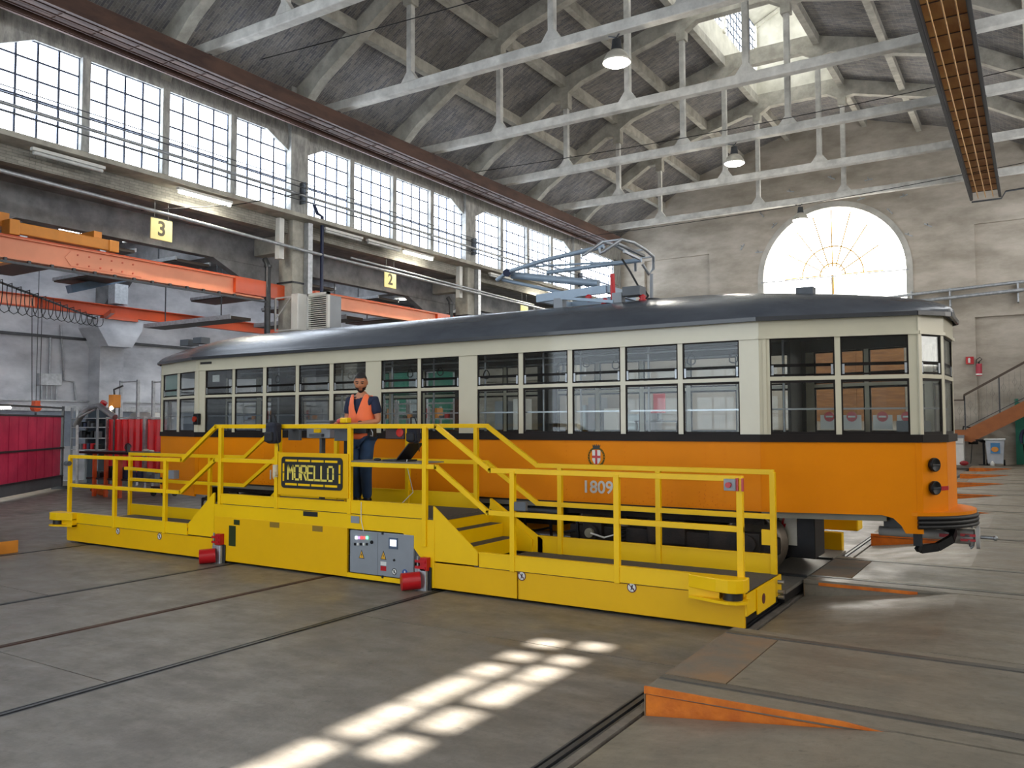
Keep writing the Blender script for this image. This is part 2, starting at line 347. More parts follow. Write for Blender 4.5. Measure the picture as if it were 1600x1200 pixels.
# ---- clerestory windows: frosted panes lit by the day
def pane_grid(win, x, y0, y1, z0, z1, nc, nr, me):
    pw, ph = (y1-y0)/nc, (z1-z0)/nr
    for i in range(nc):
        for j in range(nr):
            p = put('pane', me, None, win); p.location = Vector((x, y0+(i+.5)*pw, z0+(j+.5)*ph))-OFF[win.name]
    m = MB()
    for i in range(nc+1): m.box(x-.02, x+.03, y0+i*pw-.024, y0+i*pw+.024, z0, z1)
    for j in range(nr+1): m.box(x-.02, x+.028, y0, y1, z0+j*ph-.022, z0+j*ph+.022)
    put('frame', m, mull, win)
wn = 0
pw = (8.9-.68-.6)/4
paneme = MB().box(-.005, .005, -pw/8+.012, pw/8-.012, -.21, .21).mesh('pane'); paneme.materials.append(pane_m)
ordn = ['first', 'second', 'third', 'fourth']
bayn = ['the nearest left bay', 'the middle left bay', 'the far left bay']
for bay in range(3):
    a = COLS[bay+2]+.34
    for i in range(4):
        wn += 1
        r = root('window_%d' % wn, (XW-.1, a+i*(pw+.2)+pw/2, 8.3), '%s gridded clerestory window from the camera in %s' % (ordn[i], bayn[bay]), kind='structure')
        y0 = a+i*(pw+.2); pane_grid(r, XW-.1, y0, y0+pw, 8.3, 10.5, 4, 5, paneme)
r = root('window_13', (XW-.1, 37.4, 8.3), 'wide gridded clerestory window against the end wall', kind='structure')
pane_grid(r, XW-.1, 35.41, 39.4, 8.3, 10.5, 8, 5, MB().box(-.005, .005, -.237, .237, -.208, .208).mesh('pane'))
for ch in r.children:
    if ch.name.startswith('pane'): ch.data.materials.append(pane_m) if not ch.data.materials else None
put('window_14', MB().box(XW-.12, XW-.1, -9, 8.0, 8.3, 10.5), pane_m, kind='structure', label='unseen glowing clerestory sheet beside the camera, added for lighting')  # unseen glowing sheet added for lighting, standing in for the nearer bays
# ---- right-hand wall, outside the frame: the same clerestory, its holes shaped to throw sun patches on the floor
rw = MB().box(XR, XR+.3, YB, EY, 10.5, 12.4).box(XR, XR+.3, YB, EY, 7.3, 8.3)
op = [(2.95, 9.42), (3.5, 9.42), (3.15, 10.0), (4.0, 9.42), (4.45, 9.42), (3.85, 10.0), (4.9, 9.42), (4.4, 10.0), (5.0, 10.0), (5.55, 9.75), (5.95, 9.3)]
OPEN = []
for (yy, zz) in [(3.3, 0), (3.8, 0), (4.2, 0), (4.65, 0), (5.1, 0), (5.6, 0), (6.15, 0), (3.55, 1), (4.05, 1), (4.5, 1), (5.05, 1), (5.5, 1), (6.25, 1)]:
    OPEN.append((yy, 9.42 if zz == 0 else 8.75))
put('wall_right', rw, conc_w, kind='structure', label='concrete wall over the right arcade, outside the picture')
rp = MB(); KX = -SUN.x/-SUN.z; KY = SUN.y/-SUN.z; holes = []
for fx, row in ((-3.69, [(3.05, 3.72), (3.86, 4.5), (4.56, 5.22), (5.3, 5.62), (5.8, 6.02), (6.25, 6.5)]), (-3.29, [(3.72, 4.05), (4.22, 4.62), (4.78, 5.3), (5.38, 5.78), (5.9, 6.12), (6.4, 6.62)])):
    zc = (XR+.1-fx)/KX
    for a_, b_ in row: holes.append((a_-KY*zc, b_-KY*zc, zc-.19, zc+.19))
ys = sorted({YB, EY} | {h[i] for h in holes for i in (0, 1)}); zs = sorted({8.3, 10.5} | {h[i] for h in holes for i in (2, 3)})
for a_, b_ in zip(ys, ys[1:]):
    for c_, d_ in zip(zs, zs[1:]):
        if any(h[0] <= a_ and b_ <= h[1] and h[2] <= c_ and d_ <= h[3] for h in holes): continue
        rp.box(XR+.1, XR+.11, a_, b_, c_, d_)
put('window_15', rp, emis('window_daylight_dim', (.95, .97, 1.0), PANE_E*.55), kind='structure', label='frosted clerestory glass of the right wall, some panes open')
put('window_frame_right', MB().box(XR+.09, XR+.12, YB, EY, 8.3, 8.36).box(XR+.09, XR+.12, YB, EY, 10.0, 10.06), mull, kind='structure', label='steel bars of the right clerestory')
rr = MB().box(9.0, 9.3, YB, EY, 0, 8).box(XR, 9.3, YB, EY, 7.3, 7.5)
for y in COLS: rr.box(XR, XR+.6, y-.32, y+.32, 0, 7.4)
put('wall_right_aisle', rr, plaster, kind='structure', label='plastered wall of the right aisle, outside the picture')
put('window_16', MB().box(8.9, 8.98, -6, 34, 3.2, 6.4), emis('aisle_sheet_glow', (1.0, .96, .9), PANE_E*.28), kind='structure', label='long glowing sheet in the right aisle, added as fill light outside the picture')  # unseen glowing sheet, added as fill for the near side of the tram
# ---- wall behind the camera: plaster, with a wide opening left to let daylight in
wb = MB().box(XO, -16, YB-.3, YB, 0, 12.4).box(-2, 9.3, YB-.3, YB, 0, 12.4).box(-16, -2, YB-.3, YB, 7.2, 17).box(-16, -2, YB-.3, YB, -.3, 0)
put('wall_front', wb, plaster, kind='structure', label='plastered wall behind the camera with an opening left to let daylight in')
# ---- outer wall of the left aisle
wo = MB().box(XO-.3, XO, YB, EY, 0, 9)
for y in COLS: wo.box(XO, XO+.7, y-.45, y+.45, 0, 5.4).prism([(y-.45, 4.7), (y+.45, 4.7), (y+.85, 5.35), (y+.85, 5.65), (y-.85, 5.65), (y-.85, 5.35)], 'x', XO, XO+1.2)
wa = put('wall_aisle', wo, aisle_wall, kind='structure', label='stained pale plaster wall of the left aisle')
put('dado_pipe', MB().box(XO, XO+.14, YB, EY, 2.42, 2.6).box(XO, XO+.1, YB, EY, 2.75, 2.8), galv, wa)
put('dado_band', MB().box(XO, XO+.03, YB, EY, 1.2, 2.42), mat('dado_grey', '8a93a0', .8), wa)
put('cable_tray', MB().box(XO, XO+.12, YB, EY, 4.93, 5.02), steel_d, wa)
ca = MB().box(XO, -20.5, YB, EY, 8.3, 8.5)
for y in COLS:
    ca.box(XO, -20.5, y-.25, y+.25, 7.3, 8.3)
    ca.prism([(XO, 7.3), (XO+1.8, 7.3), (XO+.5, 6.2), (XO, 6.2)], 'y', y-.24, y+.24)
for y in (12.8, 21.7, 30.6): ca.box(XO, -20.5, y-.18, y+.18, 7.9, 8.3)
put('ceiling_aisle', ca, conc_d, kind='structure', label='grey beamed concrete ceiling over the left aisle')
for i, y in enumerate((10.6, 15.0, 19.5, 24, 28.4, 32.8)):
    put('aisle_fill_strip', MB().box(-26.5, -22.5, y-.5, y+.5, 8.24, 8.28), emis('fill_strip_glow', (.85, .92, 1), 7), kind='structure', label='added glowing fill strip %s in the aisle ceiling' % ['one', 'two', 'three', 'four', 'five', 'six'][i])  # glowing strips added to light the aisle
# ---- end wall with the arched window
AX, AR, AZ, ABOT = -7.87, 3.16, 8.83, 6.55
ew = MB()
def gridwall(m, x0, x1, z0, z1, y0, y1, holes):
    xs = sorted({x0, x1} | {h[i] for h in holes for i in (0, 1)}); zs = sorted({z0, z1} | {h[i] for h in holes for i in (2, 3)})
    for a, b in zip(xs, xs[1:]):
        for c, d in zip(zs, zs[1:]):
            if a < x0 or b > x1 or c < z0 or d > z1: continue
            if any(h[0] <= a and b <= h[1] and h[2] <= c and d <= h[3] for h in holes): continue
            m.box(a, b, y0, y1, c, d)
gridwall(ew, XO, AX-AR, 0, 18, EY, EY+.16, [(-17.25, -13.73, 7.6, 10.46), (-27.5, -21, 0, 4.4)])
gridwall(ew, AX+AR, 9.3, 0, 18, EY, EY+.16, [(-2.03, 1.6, 7.75, 10.43), (-2.1, 1.6, 2.0, 6.42)])
ew.box(AX-AR, AX+AR, EY, EY+.4, 0, ABOT)
n = 28
for i in range(n):
    a0, a1 = math.pi*i/n, math.pi*(i+1)/n
    x0, x1 = AX-AR*math.cos(a0), AX-AR*math.cos(a1)
    ew.prism([(x0, AZ+AR*math.sin(a0)), (x1, AZ+AR*math.sin(a1)), (x1, 18), (x0, 18)], 'y', EY, EY+.4)
ew.box(XO, AX-AR-.3, EY+.16, EY+.4, 0, 18).box(AX+AR+.3, 9.3, EY+.16, EY+.4, 0, 18)
wall_end = put('wall_back', ew, plaster_end, kind='structure', label='cream plastered gable wall with an arched window')
m = MB()
for i in range(n):
    a0, a1 = math.pi*i/n, math.pi*(i+1)/n
    q = [(AX-r_*math.cos(a), AZ+r_*math.sin(a)) for a, r_ in ((a0, AR), (a1, AR), (a1, AR+.26), (a0, AR+.26))]
    m.prism(q, 'y', EY-.07, EY+.001)
m.box(AX-AR-.26, AX-AR, EY-.07, EY, 6.3, AZ).box(AX+AR, AX+AR+.26, EY-.07, EY, 6.3, AZ)
put('arch_moulding', m, plaster, wall_end)
random.seed(3)
m = MB()
for (px, py) in [(1299, 278), (1357, 281), (1235, 299), (1345, 311), (1412, 306), (1390, 330), (1190, 335), (1210, 352), (1420, 367), (1450, 352), (1160, 386), (1186, 394)]:
    p = ry(px, py, EY-.03); a = random.uniform(-1, 1); d = Vector((math.cos(a)*.17, 0, math.sin(a)*.17))
    m.bar(p-d, p+d, .05, .05, (0, 1, 0)).bar(p, p+Vector((0, -.25, .05)), .03, .03)
put('wall_bracket', m, galv, wall_end)
win = root('window_17', (AX, EY+.2, ABOT), 'large semicircular window in the gable wall, blown out by daylight', kind='structure')
archpane = emis('arch_daylight', (1.0, .97, .9), PANE_E*1.25)
for ring, (r0, r1, k) in enumerate(((0, .55, 4), (.57, 1.35, 8), (1.37, 3.16, 8))):
    for i in range(k):
        a0, a1 = math.pi*i/k+.004, math.pi*(i+1)/k-.004; pts = []
        for t in range(5): a = a0+(a1-a0)*t/4; pts.append((AX-r1*math.cos(a), AZ+r1*math.sin(a)))
        for t in range(5): a = a1+(a0-a1)*t/4; pts.append((AX-r0*math.cos(a)+(0 if r0 else 0), AZ+r0*math.sin(a))) if r0 or t == 0 else None
        put('pane', MB().prism(pts, 'y', EY+.2, EY+.21), archpane, win)
for i in range(8): put('pane', MB().box(AX-AR+i*.79+.015, AX-AR+(i+1)*.79-.015, EY+.2, EY+.21, ABOT+.7, AZ-.015), archpane, win)
m = MB(); mm = MB()
for i in range(9):
    a = math.pi*i/8; m.bar((AX-.4*math.cos(a), EY+.17, AZ+.4*math.sin(a)), (AX-2.2*math.cos(a), EY+.17, AZ+3.1*math.sin(a)), .07, .05)
for r_ in (.56, 1.36): m.tube([(AX-r_*math.cos(math.pi*i/20), EY+.17, AZ+r_*math.sin(math.pi*i/20)) for i in range(21)], .035, 6)
m.box(AX-.06, AX+.06, EY+.1, EY+.2, ABOT+.6, AZ).box(AX-AR, AX+AR, EY+.12, EY+.2, ABOT, ABOT+.7)
put('frame', m, mat('ochre_bars', 'c9a25a', .6), win)
m = MB()
m.bar((AX-AR-.1, EY-.05, AZ-.1), (AX+AR+.1, EY-.05, AZ-.1), .05, .05)
for i in range(13): m.bar((AX-AR+i*AR/6, EY-.05, AZ-1.3), (AX-AR+i*AR/6, EY-.05, AZ-.1), .022, .022)
put('railing', m, steel, win)
m = MB().tube([(-13.0, EY-.35, 7.0), (-4.6, EY-.35, 7.55), (6, EY-.35, 8.0)], .07, 8).tube([(-9, EY-.5, 7.0), (-4.6, EY-.5, 7.2), (6, EY-.5, 7.62)], .08, 8)
for x in (-4.5, -3, -.5): m.box(x-.03, x+.03, EY-.4, EY, 6.9, 7.7)
put('wall_pipe', m, galv, wall_end)
put('door_1', MB().box(-9, -4.9, EY-.06, EY, 2.0, 6.4).box(-7, -6.9, EY-.1, EY, 2, 6.4).box(-9, -4.9, EY-.1, EY, 4.1, 4.25), wood, kind='structure', label='brown timber gate below the arched window')
# ---- concrete frames
UND = [(-18.62, 10.7), (-18.3, 11.35), (-17.5, 12.05), (-14.7, 13.72), (-14.35, 13.72), (-14.35, 13.4), (-14.05, 13.4), (-14.05, 13.95), (-13.55, 14.25), (-10.2, 15.15), (-9.9, 15.1), (-9.9, 14.8), (-9.6, 14.8), (-9.6, 15.1), (-9.2, 15.35)]
UND = UND+[(mx(x), z) for x, z in reversed(UND)]
TOP = [(-18.62, 12.1), (-17.3, 12.75), (-14.25, 14.62), (-9.75, 15.93), (mx(-9.75), 15.93), (mx(-14.25), 14.62), (mx(-17.3), 12.75), (mx(-18.62), 12.1)]
def strip(m, under, top, y0, y1):
    xs = sorted({p[0] for p in under} | {p[0] for p in top})
    def ev(poly, x, side):
        c = None
        for (xa, za), (xb, zb) in zip(poly, poly[1:]):
            if abs(xa-xb) < 1e-6:
                continue
            if (side > 0 and xa-1e-9 <= x < xb-1e-9) or (side < 0 and xa+1e-9 < x <= xb+1e-9): return za+(zb-za)*(x-xa)/(xb-xa)
        return poly[-1][1] if x > 0 else poly[0][1]
    for a, b in zip(xs, xs[1:]):
        if b-a < 1e-6: continue
        m.prism([(a, ev(under, a, 1)), (b, ev(under, b, -1)), (b, ev(top, b, -1)), (a, ev(top, a, 1))], 'y', y0, y1)
HX = [-14.2, -9.75, mx(-9.75), mx(-14.2)]
where = ['behind the camera', 'over the camera', 'nearest the camera', 'second from the camera', 'third from the camera', 'fourth from the camera', 'fifth from the camera', 'sixth from the camera', 'seventh and last before the gable wall']
for k, y in enumerate(FR):
    r = root('roof_truss', (XC, y, 11), 'pale concrete roof frame with tie beam and hangers, '+where[k], 'roof truss', 'concrete roof frames across the hall', kind='structure')
    m = MB(); strip(m, UND, TOP, y-.15, y+.15); put('rafter', m, conc, r)
    put('tie_beam', MB().box(-18.5, XR-.05, y-.13, y+.13, 11.0, 11.26), conc_l, r, bevel=.025)
    for hx in HX:
        m = MB().box(hx-.085, hx+.085, y-.085, y+.085, 11.26, 13.5 if abs(hx-XC) > 3 else 14.9)
        m.prism([(hx-.3, 11.25), (hx+.3, 11.25), (hx+.085, 11.55), (hx-.085, 11.55)], 'y', y-.08, y+.08)
        put('hanger', m, conc_l, r, bevel=.015)
# ---- roof slabs with brick soffit
def slab(m, pts, y0, y1, t=.14):
    for (xa, za), (xb, zb) in zip(pts, pts[1:]): m.prism([(xa, za), (xb, zb), (xb, zb+t), (xa, za+t)], 'y', y0, y1)
CL = [(-18.9, 11.75), (-17.3, 12.7), (-14.25, 14.52), (-9.75, 15.85)]
ce = MB()
fy = [YB]+FR+[EY+.3]
for a, b in zip(fy, fy[1:]):
    slab(ce, CL, a, b); slab(ce, [(mx(x), z) for x, z in reversed(CL)], a, b)
    if a < 17.2 or a > 35: slab(ce, [(-9.75, 15.85), (mx(-9.75), 15.85)], a, b)
ceiling = put('ceiling', ce, brickc, kind='structure', label='pitched hall ceiling of grimy brick between concrete ribs')
for x in (-16.15, -14.25, -12.0, -9.75):
    for xx in (x, mx(x)):
        z = 12.7+(x+17.3)*.597 if x < -14.2 else 14.52+(x+14.25)*.2955
        put('purlin', MB().box(xx-.11, xx+.11, YB, EY, z-.33, z+.03), conc, ceiling)
# ---- ridge lantern
ln = root('roof_lantern', (XC, 26, 16), 'glazed ridge lantern letting light in at the top of the roof', 'lantern', kind='structure')
x0, x1, y0, y1 = -9.75, mx(-9.75), 17.27, 35.07
m = MB().box(x0-.12, x0, y0, y1, 15.8, 17.0).box(x1, x1+.12, y0, y1, 15.8, 17.0)
m.prism([(x0-.1, 15.9), (x1+.1, 15.9), (x1+.1, 19.1), (XC, 20.0), (x0-.1, 19.1)], 'y', y1, y1+.15)
m.prism([(x0-.1, 15.9), (x1+.1, 15.9), (x1+.1, 19.1), (XC, 20.0), (x0-.1, 19.1)], 'y', y0-.3, y0-.16)
m.prism([(x0-.3, 18.95), (XC, 19.9), (XC, 20.05), (x0-.3, 19.1)], 'y', y0, y1).prism([(x1+.3, 18.95), (XC, 19.9), (XC, 20.05), (x1+.3, 19.1)], 'y', y0, y1)
for y in FR[4:9]: m.box(x0-.1, x0+.08, y-.1, y+.1, 16.9, 19.0).box(x1-.08, x1+.1, y-.1, y+.1, 16.9, 19.0); m.bar((x0, y, 18.95), (XC, y, 19.8), .12, .16).bar((x1, y, 18.95), (XC, y, 19.8), .12, .16)
put('lantern_wall', m, white_conc, ln)
put('lantern_glazing', MB().box(x0-.06, x0-.05, y0, y1, 17.0, 19.0).box(x1+.05, x1+.06, y0, y1, 17.0, 19.0), emis('lantern_daylight', (.95, .98, 1), PANE_E*.45), ln)
m = MB()
yy = y0
while yy < y1: m.box(x0-.05, x0-.02, yy-.022, yy+.022, 17, 19).box(x1+.02, x1+.05, yy-.022, yy+.022, 17, 19); yy += .37
for j in range(7): z = 17+j*.333; m.box(x0-.05, x0-.02, y0, y1, z-.022, z+.022).box(x1+.02, x1+.05, y0, y1, z-.022, z+.022)
put('lantern_bars', m, mull, ln, kind='stuff')
# ================================================================ OVERHEAD THINGS
TY0, TY1 = 4.0, 36.5
troughpanel = MB().box(-.43, .43, -.44, .44, 0, .02).mesh('panel'); troughpanel.materials.append(trough_in)
troughrib = MB().box(-.43, .43, -.012, .012, -.02, 0).mesh('rib'); troughrib.materials.append(rust)
for xc, lab in ((-17.33, 'long rusty wire trough hung along the left clerestory windows'), (-1.42, 'long open wire trough with orange brown inside at upper right')):
    r = root('wire_trough', (xc, 20, 10.57), lab, 'wire trough', 'wire troughs under the roof')
    left = xc < -10
    for s in (-1, 1):
        m = MB().box(xc+s*.43, xc+s*.49, TY0, TY1, 10.57, 10.98); m.box(xc+s*.46, xc+s*.53, TY0, TY1, 10.55, 10.6)
        put('side_plate', m, rust if left else trough_out, r)
    y = TY0+.45
    while y < TY1-.3:
        p = put('panel', troughpanel, None, r); p.location = Vector((xc, y, 10.86 if not left else 10.68))-OFF[r.name]
        if left: p.material_slots[0].link = 'OBJECT'; p.material_slots[0].material = rust
        q = put('rib', troughrib, None, r); q.location = Vector((xc, y+.45, 10.86 if not left else 10.68))-OFF[r.name]
        y += .9
    for t in (-.25, 0, .25):
        put('contact_rod', MB().cyl((xc+t, TY0, 10.62), (xc+t, TY1, 10.62), .018, 6), mat('copper_rod', 'b58a52', .6, .2) if not left else rust, r)
    m = MB()
    for y in FR[2:]: m.box(xc-.5, xc+.5, y-.04, y+.04, 10.98, 11.02); m.box(xc-.02, xc+.02, y-.02, y+.02, 10.98, 11.05)
    put('hanger_strap', m, trough_out, r)
tag(put('trough_pipe', MB().tube([(-1.9, 36.5, 10.5), (-.9, 36.5, 10.5), (-.75, 36.5, 10.75), (1.5, 36.5, 10.85)], .035, 8), steel_d), 'thin pipe leaving the far end of the right wire trough', 'pipe')
# dome lamps
lampglow = emis('lamp_glow', (1, .97, .90), 45)
for y, lab in ((17.27, 'nearest bright dome lamp hung from a tie beam'), (26.17, 'middle bright dome lamp hung over the hall'), (35.07, 'farthest dome lamp, seen against the arched window')):
    z = 10.32
    r = root('dome_lamp', (XC, y, z), lab, 'ceiling lamp', 'dome lamps along the hall axis')
    put('shade', MB().lathe([(.12, .3), (.16, .28), (.24, .2), (.31, .08), (.33, 0), (.315, 0), (.3, .07), (.22, .18), (.13, .27)], (XC, y, z), n=28), mat('lamp_shade', 'b9b4a8', .35, .3), r)
    put('glass', MB().lathe([(0, -.07), (.15, -.06), (.25, -.035), (.315, .02), (.28, .07), (0, .09)], (XC, y, z), n=28), lampglow, r)
    put('housing', MB().cyl((XC, y, z+.28), (XC, y, z+.55), .13, 16, .1), steel_d, r)
    put('bracket', MB().tube([(XC-.2, y, 11.26), (XC-.2, y, 11.0), (XC, y, z+.6)], .018, 6).tube([(XC+.15, y, 11.1), (XC, y, z+.6)], .018, 6), steel_d, r)
    l = bpy.data.lights.new('dome_lamp_light', 'POINT'); l.energy = 140; l.color = (1, .93, .82); l.shadow_soft_size = .25
    lo = bpy.data.objects.new('dome_lamp_light', l); COL.objects.link(lo); lo.parent = r; lo.location = Vector((0, 0, -.15))
# span wires
m_w = blackm
for k, (a, b) in enumerate([((100, 190), (700, 0)), ((740, 268), (1600, 100)), ((950, 362), (1600, 250))]):
    Y_ = [15.5, 25, 33][k]; p = ry(*a, Y_); q = ry(*b, Y_)
    d = (q-p).normalized(); p = p+d*((-18.3-p.x)/d.x); q = p+d*((XR-.1-p.x)/d.x)
    pts = [p.lerp(q, t/16)+Vector((0, 0, -.25*math.sin(math.pi*t/16))) for t in range(17)]
    tag(put('span_wire', MB().tube(pts, .013, 5), m_w), ['black span wire crossing the roof in front of the nearest trusses', 'black span wire crossing behind the middle dome lamp', 'black span wire passing just above the arched window'][k], 'wire', 'span wires')
tag(put('span_wire', MB().tube([rx(85, 288, -18.3), rx(420, 215, -18.2), ry(480, 303, 14)+Vector((0, 0, 0))] if False else [(-18.3, 12.0, 7.15), (-18.0, 14.5, 7.8), (-17.9, 17.1, 8.75)], .012, 5), m_w), 'thin black stay wire rising to the first column', 'wire', 'span wires')
# pipes along the clerestory
r = root('conduit_run', (-18.25, 20, 8.6), 'bundle of thin conduits running across the left clerestory windows', 'pipe')
for z, rad in ((8.55, .016), (8.72, .045), (8.95, .018), (9.1, .014)):
    put('conduit', MB().cyl((-18.2, 5, z), (-18.2, 39, z), rad, 8), steel if rad > .03 else steel_d, r)
m = MB()
for y in COLS[2:]: m.box(-18.44, -18.19, y-.012, y+.012, 8.5, 9.15)
put('clamp', m, steel_d, r)
r = root('service_pipe', (-18.3, 20, 7.2), 'grey service pipe running below the window ledge', 'pipe')
put('pipe', MB().tube([(-18.2, 5, 7.35), (-18.2, 17.2, 7.08), (-18.2, 38, 6.9)], .05, 8), galv, r)
put('pipe', MB().tube([(-18.2, 19.2, 7.2), (-18.2, 30.5, 7.05), (-18.2, 30.5, 6.7)], .035, 8), galv, r)
# fluorescent battens
tube_on = emis('tube_on', (1, .97, .86), 22); tube_off = mat('tube_off', 'c9cbc9', .4)
def batten(x, y0, z, on, lab, along='y', L=1.55):
    r = root('fluorescent_batten', (x, y0, z), lab, 'tube light', 'fluorescent battens')
    if along == 'y':
        put('housing', MB().box(x-.06, x+.06, y0, y0+L+.1, z, z+.07), white_p, r); put('tube', MB().cyl((x, y0+.04, z-.04), (x, y0+L+.06, z-.04), .04, 10), tube_on if on else tube_off, r)
    else:
        put('housing', MB().box(x, x+L+.1, y0-.06, y0+.06, z, z+.07), white_p, r); put('tube', MB().cyl((x+.04, y0, z-.04), (x+L+.06, y0, z-.04), .04, 10), tube_on if on else tube_off, r)
    if on:
        l = bpy.data.lights.new('batten_light', 'AREA'); l.shape = 'RECTANGLE'; l.size = .1; l.size_y = L; l.energy = 45; l.color = (1, .93, .75)
        lo = bpy.data.objects.new('batten_light', l); COL.objects.link(lo); lo.parent = r
        lo.location = Vector((0 if along == 'y' else L/2, L/2 if along == 'y' else 0, -.1))
        if along != 'y': lo.rotation_euler = (0, 0, math.pi/2)
for y0, on, lab in ((12.9, 1, 'lit tube light under the window ledge before the first column'), (9.3, 0, 'unlit tube light under the ledge at upper left'), (21.7, 1, 'lit tube light under the ledge before the second column'),
                    (18.0, 0, 'unlit tube light under the ledge past the first column'), (19.9, 0, 'unlit tube light under the ledge, middle of the second bay'), (27.0, 0, 'unlit tube light under the ledge past the second column'), (30.6, 1, 'lit tube light under the ledge behind the pantograph')):
    batten(-18.15, y0, 7.86, on, lab)
# number signs
sgn = mat('sign_cream', 'd9cc8e', .6, var=.04)
for (a, b, s, lab) in (((236, 344), (268, 373), '3', 'largest cream numbered board, hung left of the first column'), ((600, 427), (619, 449), '2', 'middle cream numbered board, hung before the second column'), ((812, 477), (826, 492), '1', 'plain cream board half hidden behind the tram roof')):
    p = rx(*a, -18.7); q = rx(*b, -18.7); yc = (p.y+q.y)/2; hw = .31
    r = root('number_board', (-18.7, yc, 6.9), lab, 'sign', 'numbered bay boards')
    put('board', MB().box(-18.72, -18.69, yc-hw, yc+hw, 6.62, 7.16), sgn, r, bevel=.01)
    if s != '1': text(s, .52, mat('sign_ink', '4a4436', .7), 'numeral', r, (-18.685, yc, 6.9), (math.pi/2, 0, math.pi/2), .002, .95, .012)
    put('hanger', MB().box(-18.71, -18.7, yc-.2, yc-.19, 7.16, 7.62).box(-18.71, -18.7, yc+.19, yc+.2, 7.16, 7.62), steel_d, r)
# orange crane runways of the aisle
def ibeam(m, x, y0, y1, z0, z1, w=.2, wt=.02):
    m.box(x-w/2, x+w/2, y0, y1, z1-.03, z1); m.box(x-w/2, x+w/2, y0, y1, z0, z0+.03); m.box(x-wt/2, x+wt/2, y0, y1, z0, z1)
r = root('crane_runway', (-18.9, 20, 5.6), 'salmon and orange crane runway beam fixed to the columns', 'crane beam', 'crane runway beams')
m = MB(); ibeam(m, -18.85, 0, 16.2, 5.55, 6.05, .22); ibeam(m, -18.85, 18.2, 25.4, 5.6, 6.05, .22)
put('beam', m, cranelight, r); put('beam_edge', MB().box(-18.97, -18.73, 0, 16.3, 6.04, 6.07).box(-18.97, -18.73, 18.2, 25.4, 6.04, 6.07), craneo, r)
put('beam_end', MB().box(-18.97, -18.73, 15.2, 18.2, 5.62, 6.04).box(-18.97, -18.73, 24.4, 27.2, 5.6, 6.04), craneo, r)
m = MB().prism([(10.6, 5.62), (10.45, 5.8), (10.6, 5.98), (12.4, 5.98), (12.4, 5.62)], 'x', -18.83, -18.82)
put('splice_plate', m, cranelight, r)
m = MB()
for i in range(6):
    for z in (5.68, 5.9): m.cyl((-18.82, 10.75+i*.28, z), (-18.805, 10.75+i*.28, z), .022, 8)
put('rivet', m, craneo, r)
m = MB().box(-18.6, -18.56, 0, 16.2, 5.42, 5.47)
for i in range(30): m.box(-18.62, -18.55, .5+i*.5, .56+i*.5, 5.47, 5.53)
put('festoon_rail', m, steel_d, r)
r = root('crane_runway', (-27.5, 20, 5.7), 'orange crane runway beam along the outer aisle wall', 'crane beam', 'crane runway beams')
m = MB(); ibeam(m, -27.5, 8, 36, 5.75, 6.15, .22); put('beam', m, craneo, r)
put('worn_patch', MB().box(-27.48, -27.46, 12, 14.3, 5.8, 6.1), cranelight, r)
m = MB()
for y in (17.27, 26.17): m.box(-27.7, -27.3, y-.6, y+.6, 5.64, 5.75)
m.bar((-27.4, 16.7, 5.72), (-25.2, 15.6, 5.62), .12, .14); put('bracket', m, craneo, r)
r = root('crane_end_truck', (-18.95, 10.4, 6.1), 'ochre crane end truck standing on the salmon beam', 'crane part')
put('body', MB().box(-19.1, -18.8, 9.35, 11.6, 6.14, 6.4), craney, r, bevel=.02)
put('end_plate', MB().box(-19.13, -18.77, 9.2, 9.42, 6.1, 6.44).box(-19.13, -18.77, 11.5, 11.75, 6.12, 6.4), craney, r, bevel=.015)
for y in (9.55, 11.4): put('wheel', MB().cyl((-19.05, y, 6.17), (-18.87, y, 6.17), .1, 16), steel, r)
r = root('crane_bridge', (-23, 9.3, 6.4), 'dark overhead crane bridge spanning the aisle', 'crane part')
m = MB(); m.box(-27.6, -19.1, 9.15, 9.35, 6.3, 6.62); m.box(-27.6, -19.1, 11.3, 11.5, 6.3, 6.62); put('girder', m, craney, r)
r = root('festoon_cable', (-19, 12, 5.4), 'black festoon cable hanging in loops below the crane beam', 'cable')
m = MB(); p0 = rx(-10, 440, -20.0)
pts = []
for i in range(17):
    y0_ = 8.9+i*.2-.0*i; dp = (.85-.035*i)
    for t in range(9):
        a = t/8; pts.append((-20.0-.35*i, y0_+.35*i*.55+a*.33-.07*math.sin(a*math.pi*2), 5.40-.0*i-math.sin(a*math.pi)*dp))
m.tube(pts, .011, 5); put('cable_loop', m, black, r)
put('track', MB().tube([(-19.9, 8.6, 5.45), (-26, 15.5, 5.42)], .03, 6), steel_d, r)
# hanging wires of a pendant
tag(put('pendant_wire', MB().cyl(rx(50, 466, -27.45), rx(50, 640, -27.45), .012, 5).cyl(rx(66, 466, -27.45), rx(62, 640, -27.45), .012, 5), steel_d), 'two thin control wires hanging in front of the aisle wall', 'wire')
# radiant strips across the aisle
for i, (y, lab) in enumerate(((12.6, 'nearest dark radiant heater strip across the aisle'), (15.0, 'second dark radiant heater strip across the aisle'), (20.2, 'third dark radiant heater strip across the aisle'), (23.6, 'fourth dark radiant heater strip across the aisle'), (28.5, 'fifth dark radiant heater strip across the aisle'), (32, 'sixth dark radiant heater strip across the aisle'))):
    r = root('radiant_heater', (-23, y, 6.6), lab, 'heater', 'radiant strips over the aisle')
    put('panel', MB().box(-27.0, -20.6, y-.35, y+.75, 6.6, 6.68), mat('strip_brown', '40362f', .6, scale=2), r)
    put('edge', MB().box(-27.0, -20.6, y-.4, y-.34, 6.64, 6.74).box(-27.0, -20.6, y+.74, y+.8, 6.64, 6.74), galv, r)
    put('hanger', MB().box(-26, -25.97, y, y+.03, 6.68, 8.3).box(-22, -21.97, y, y+.03, 6.68, 8.3), steel_d, r)
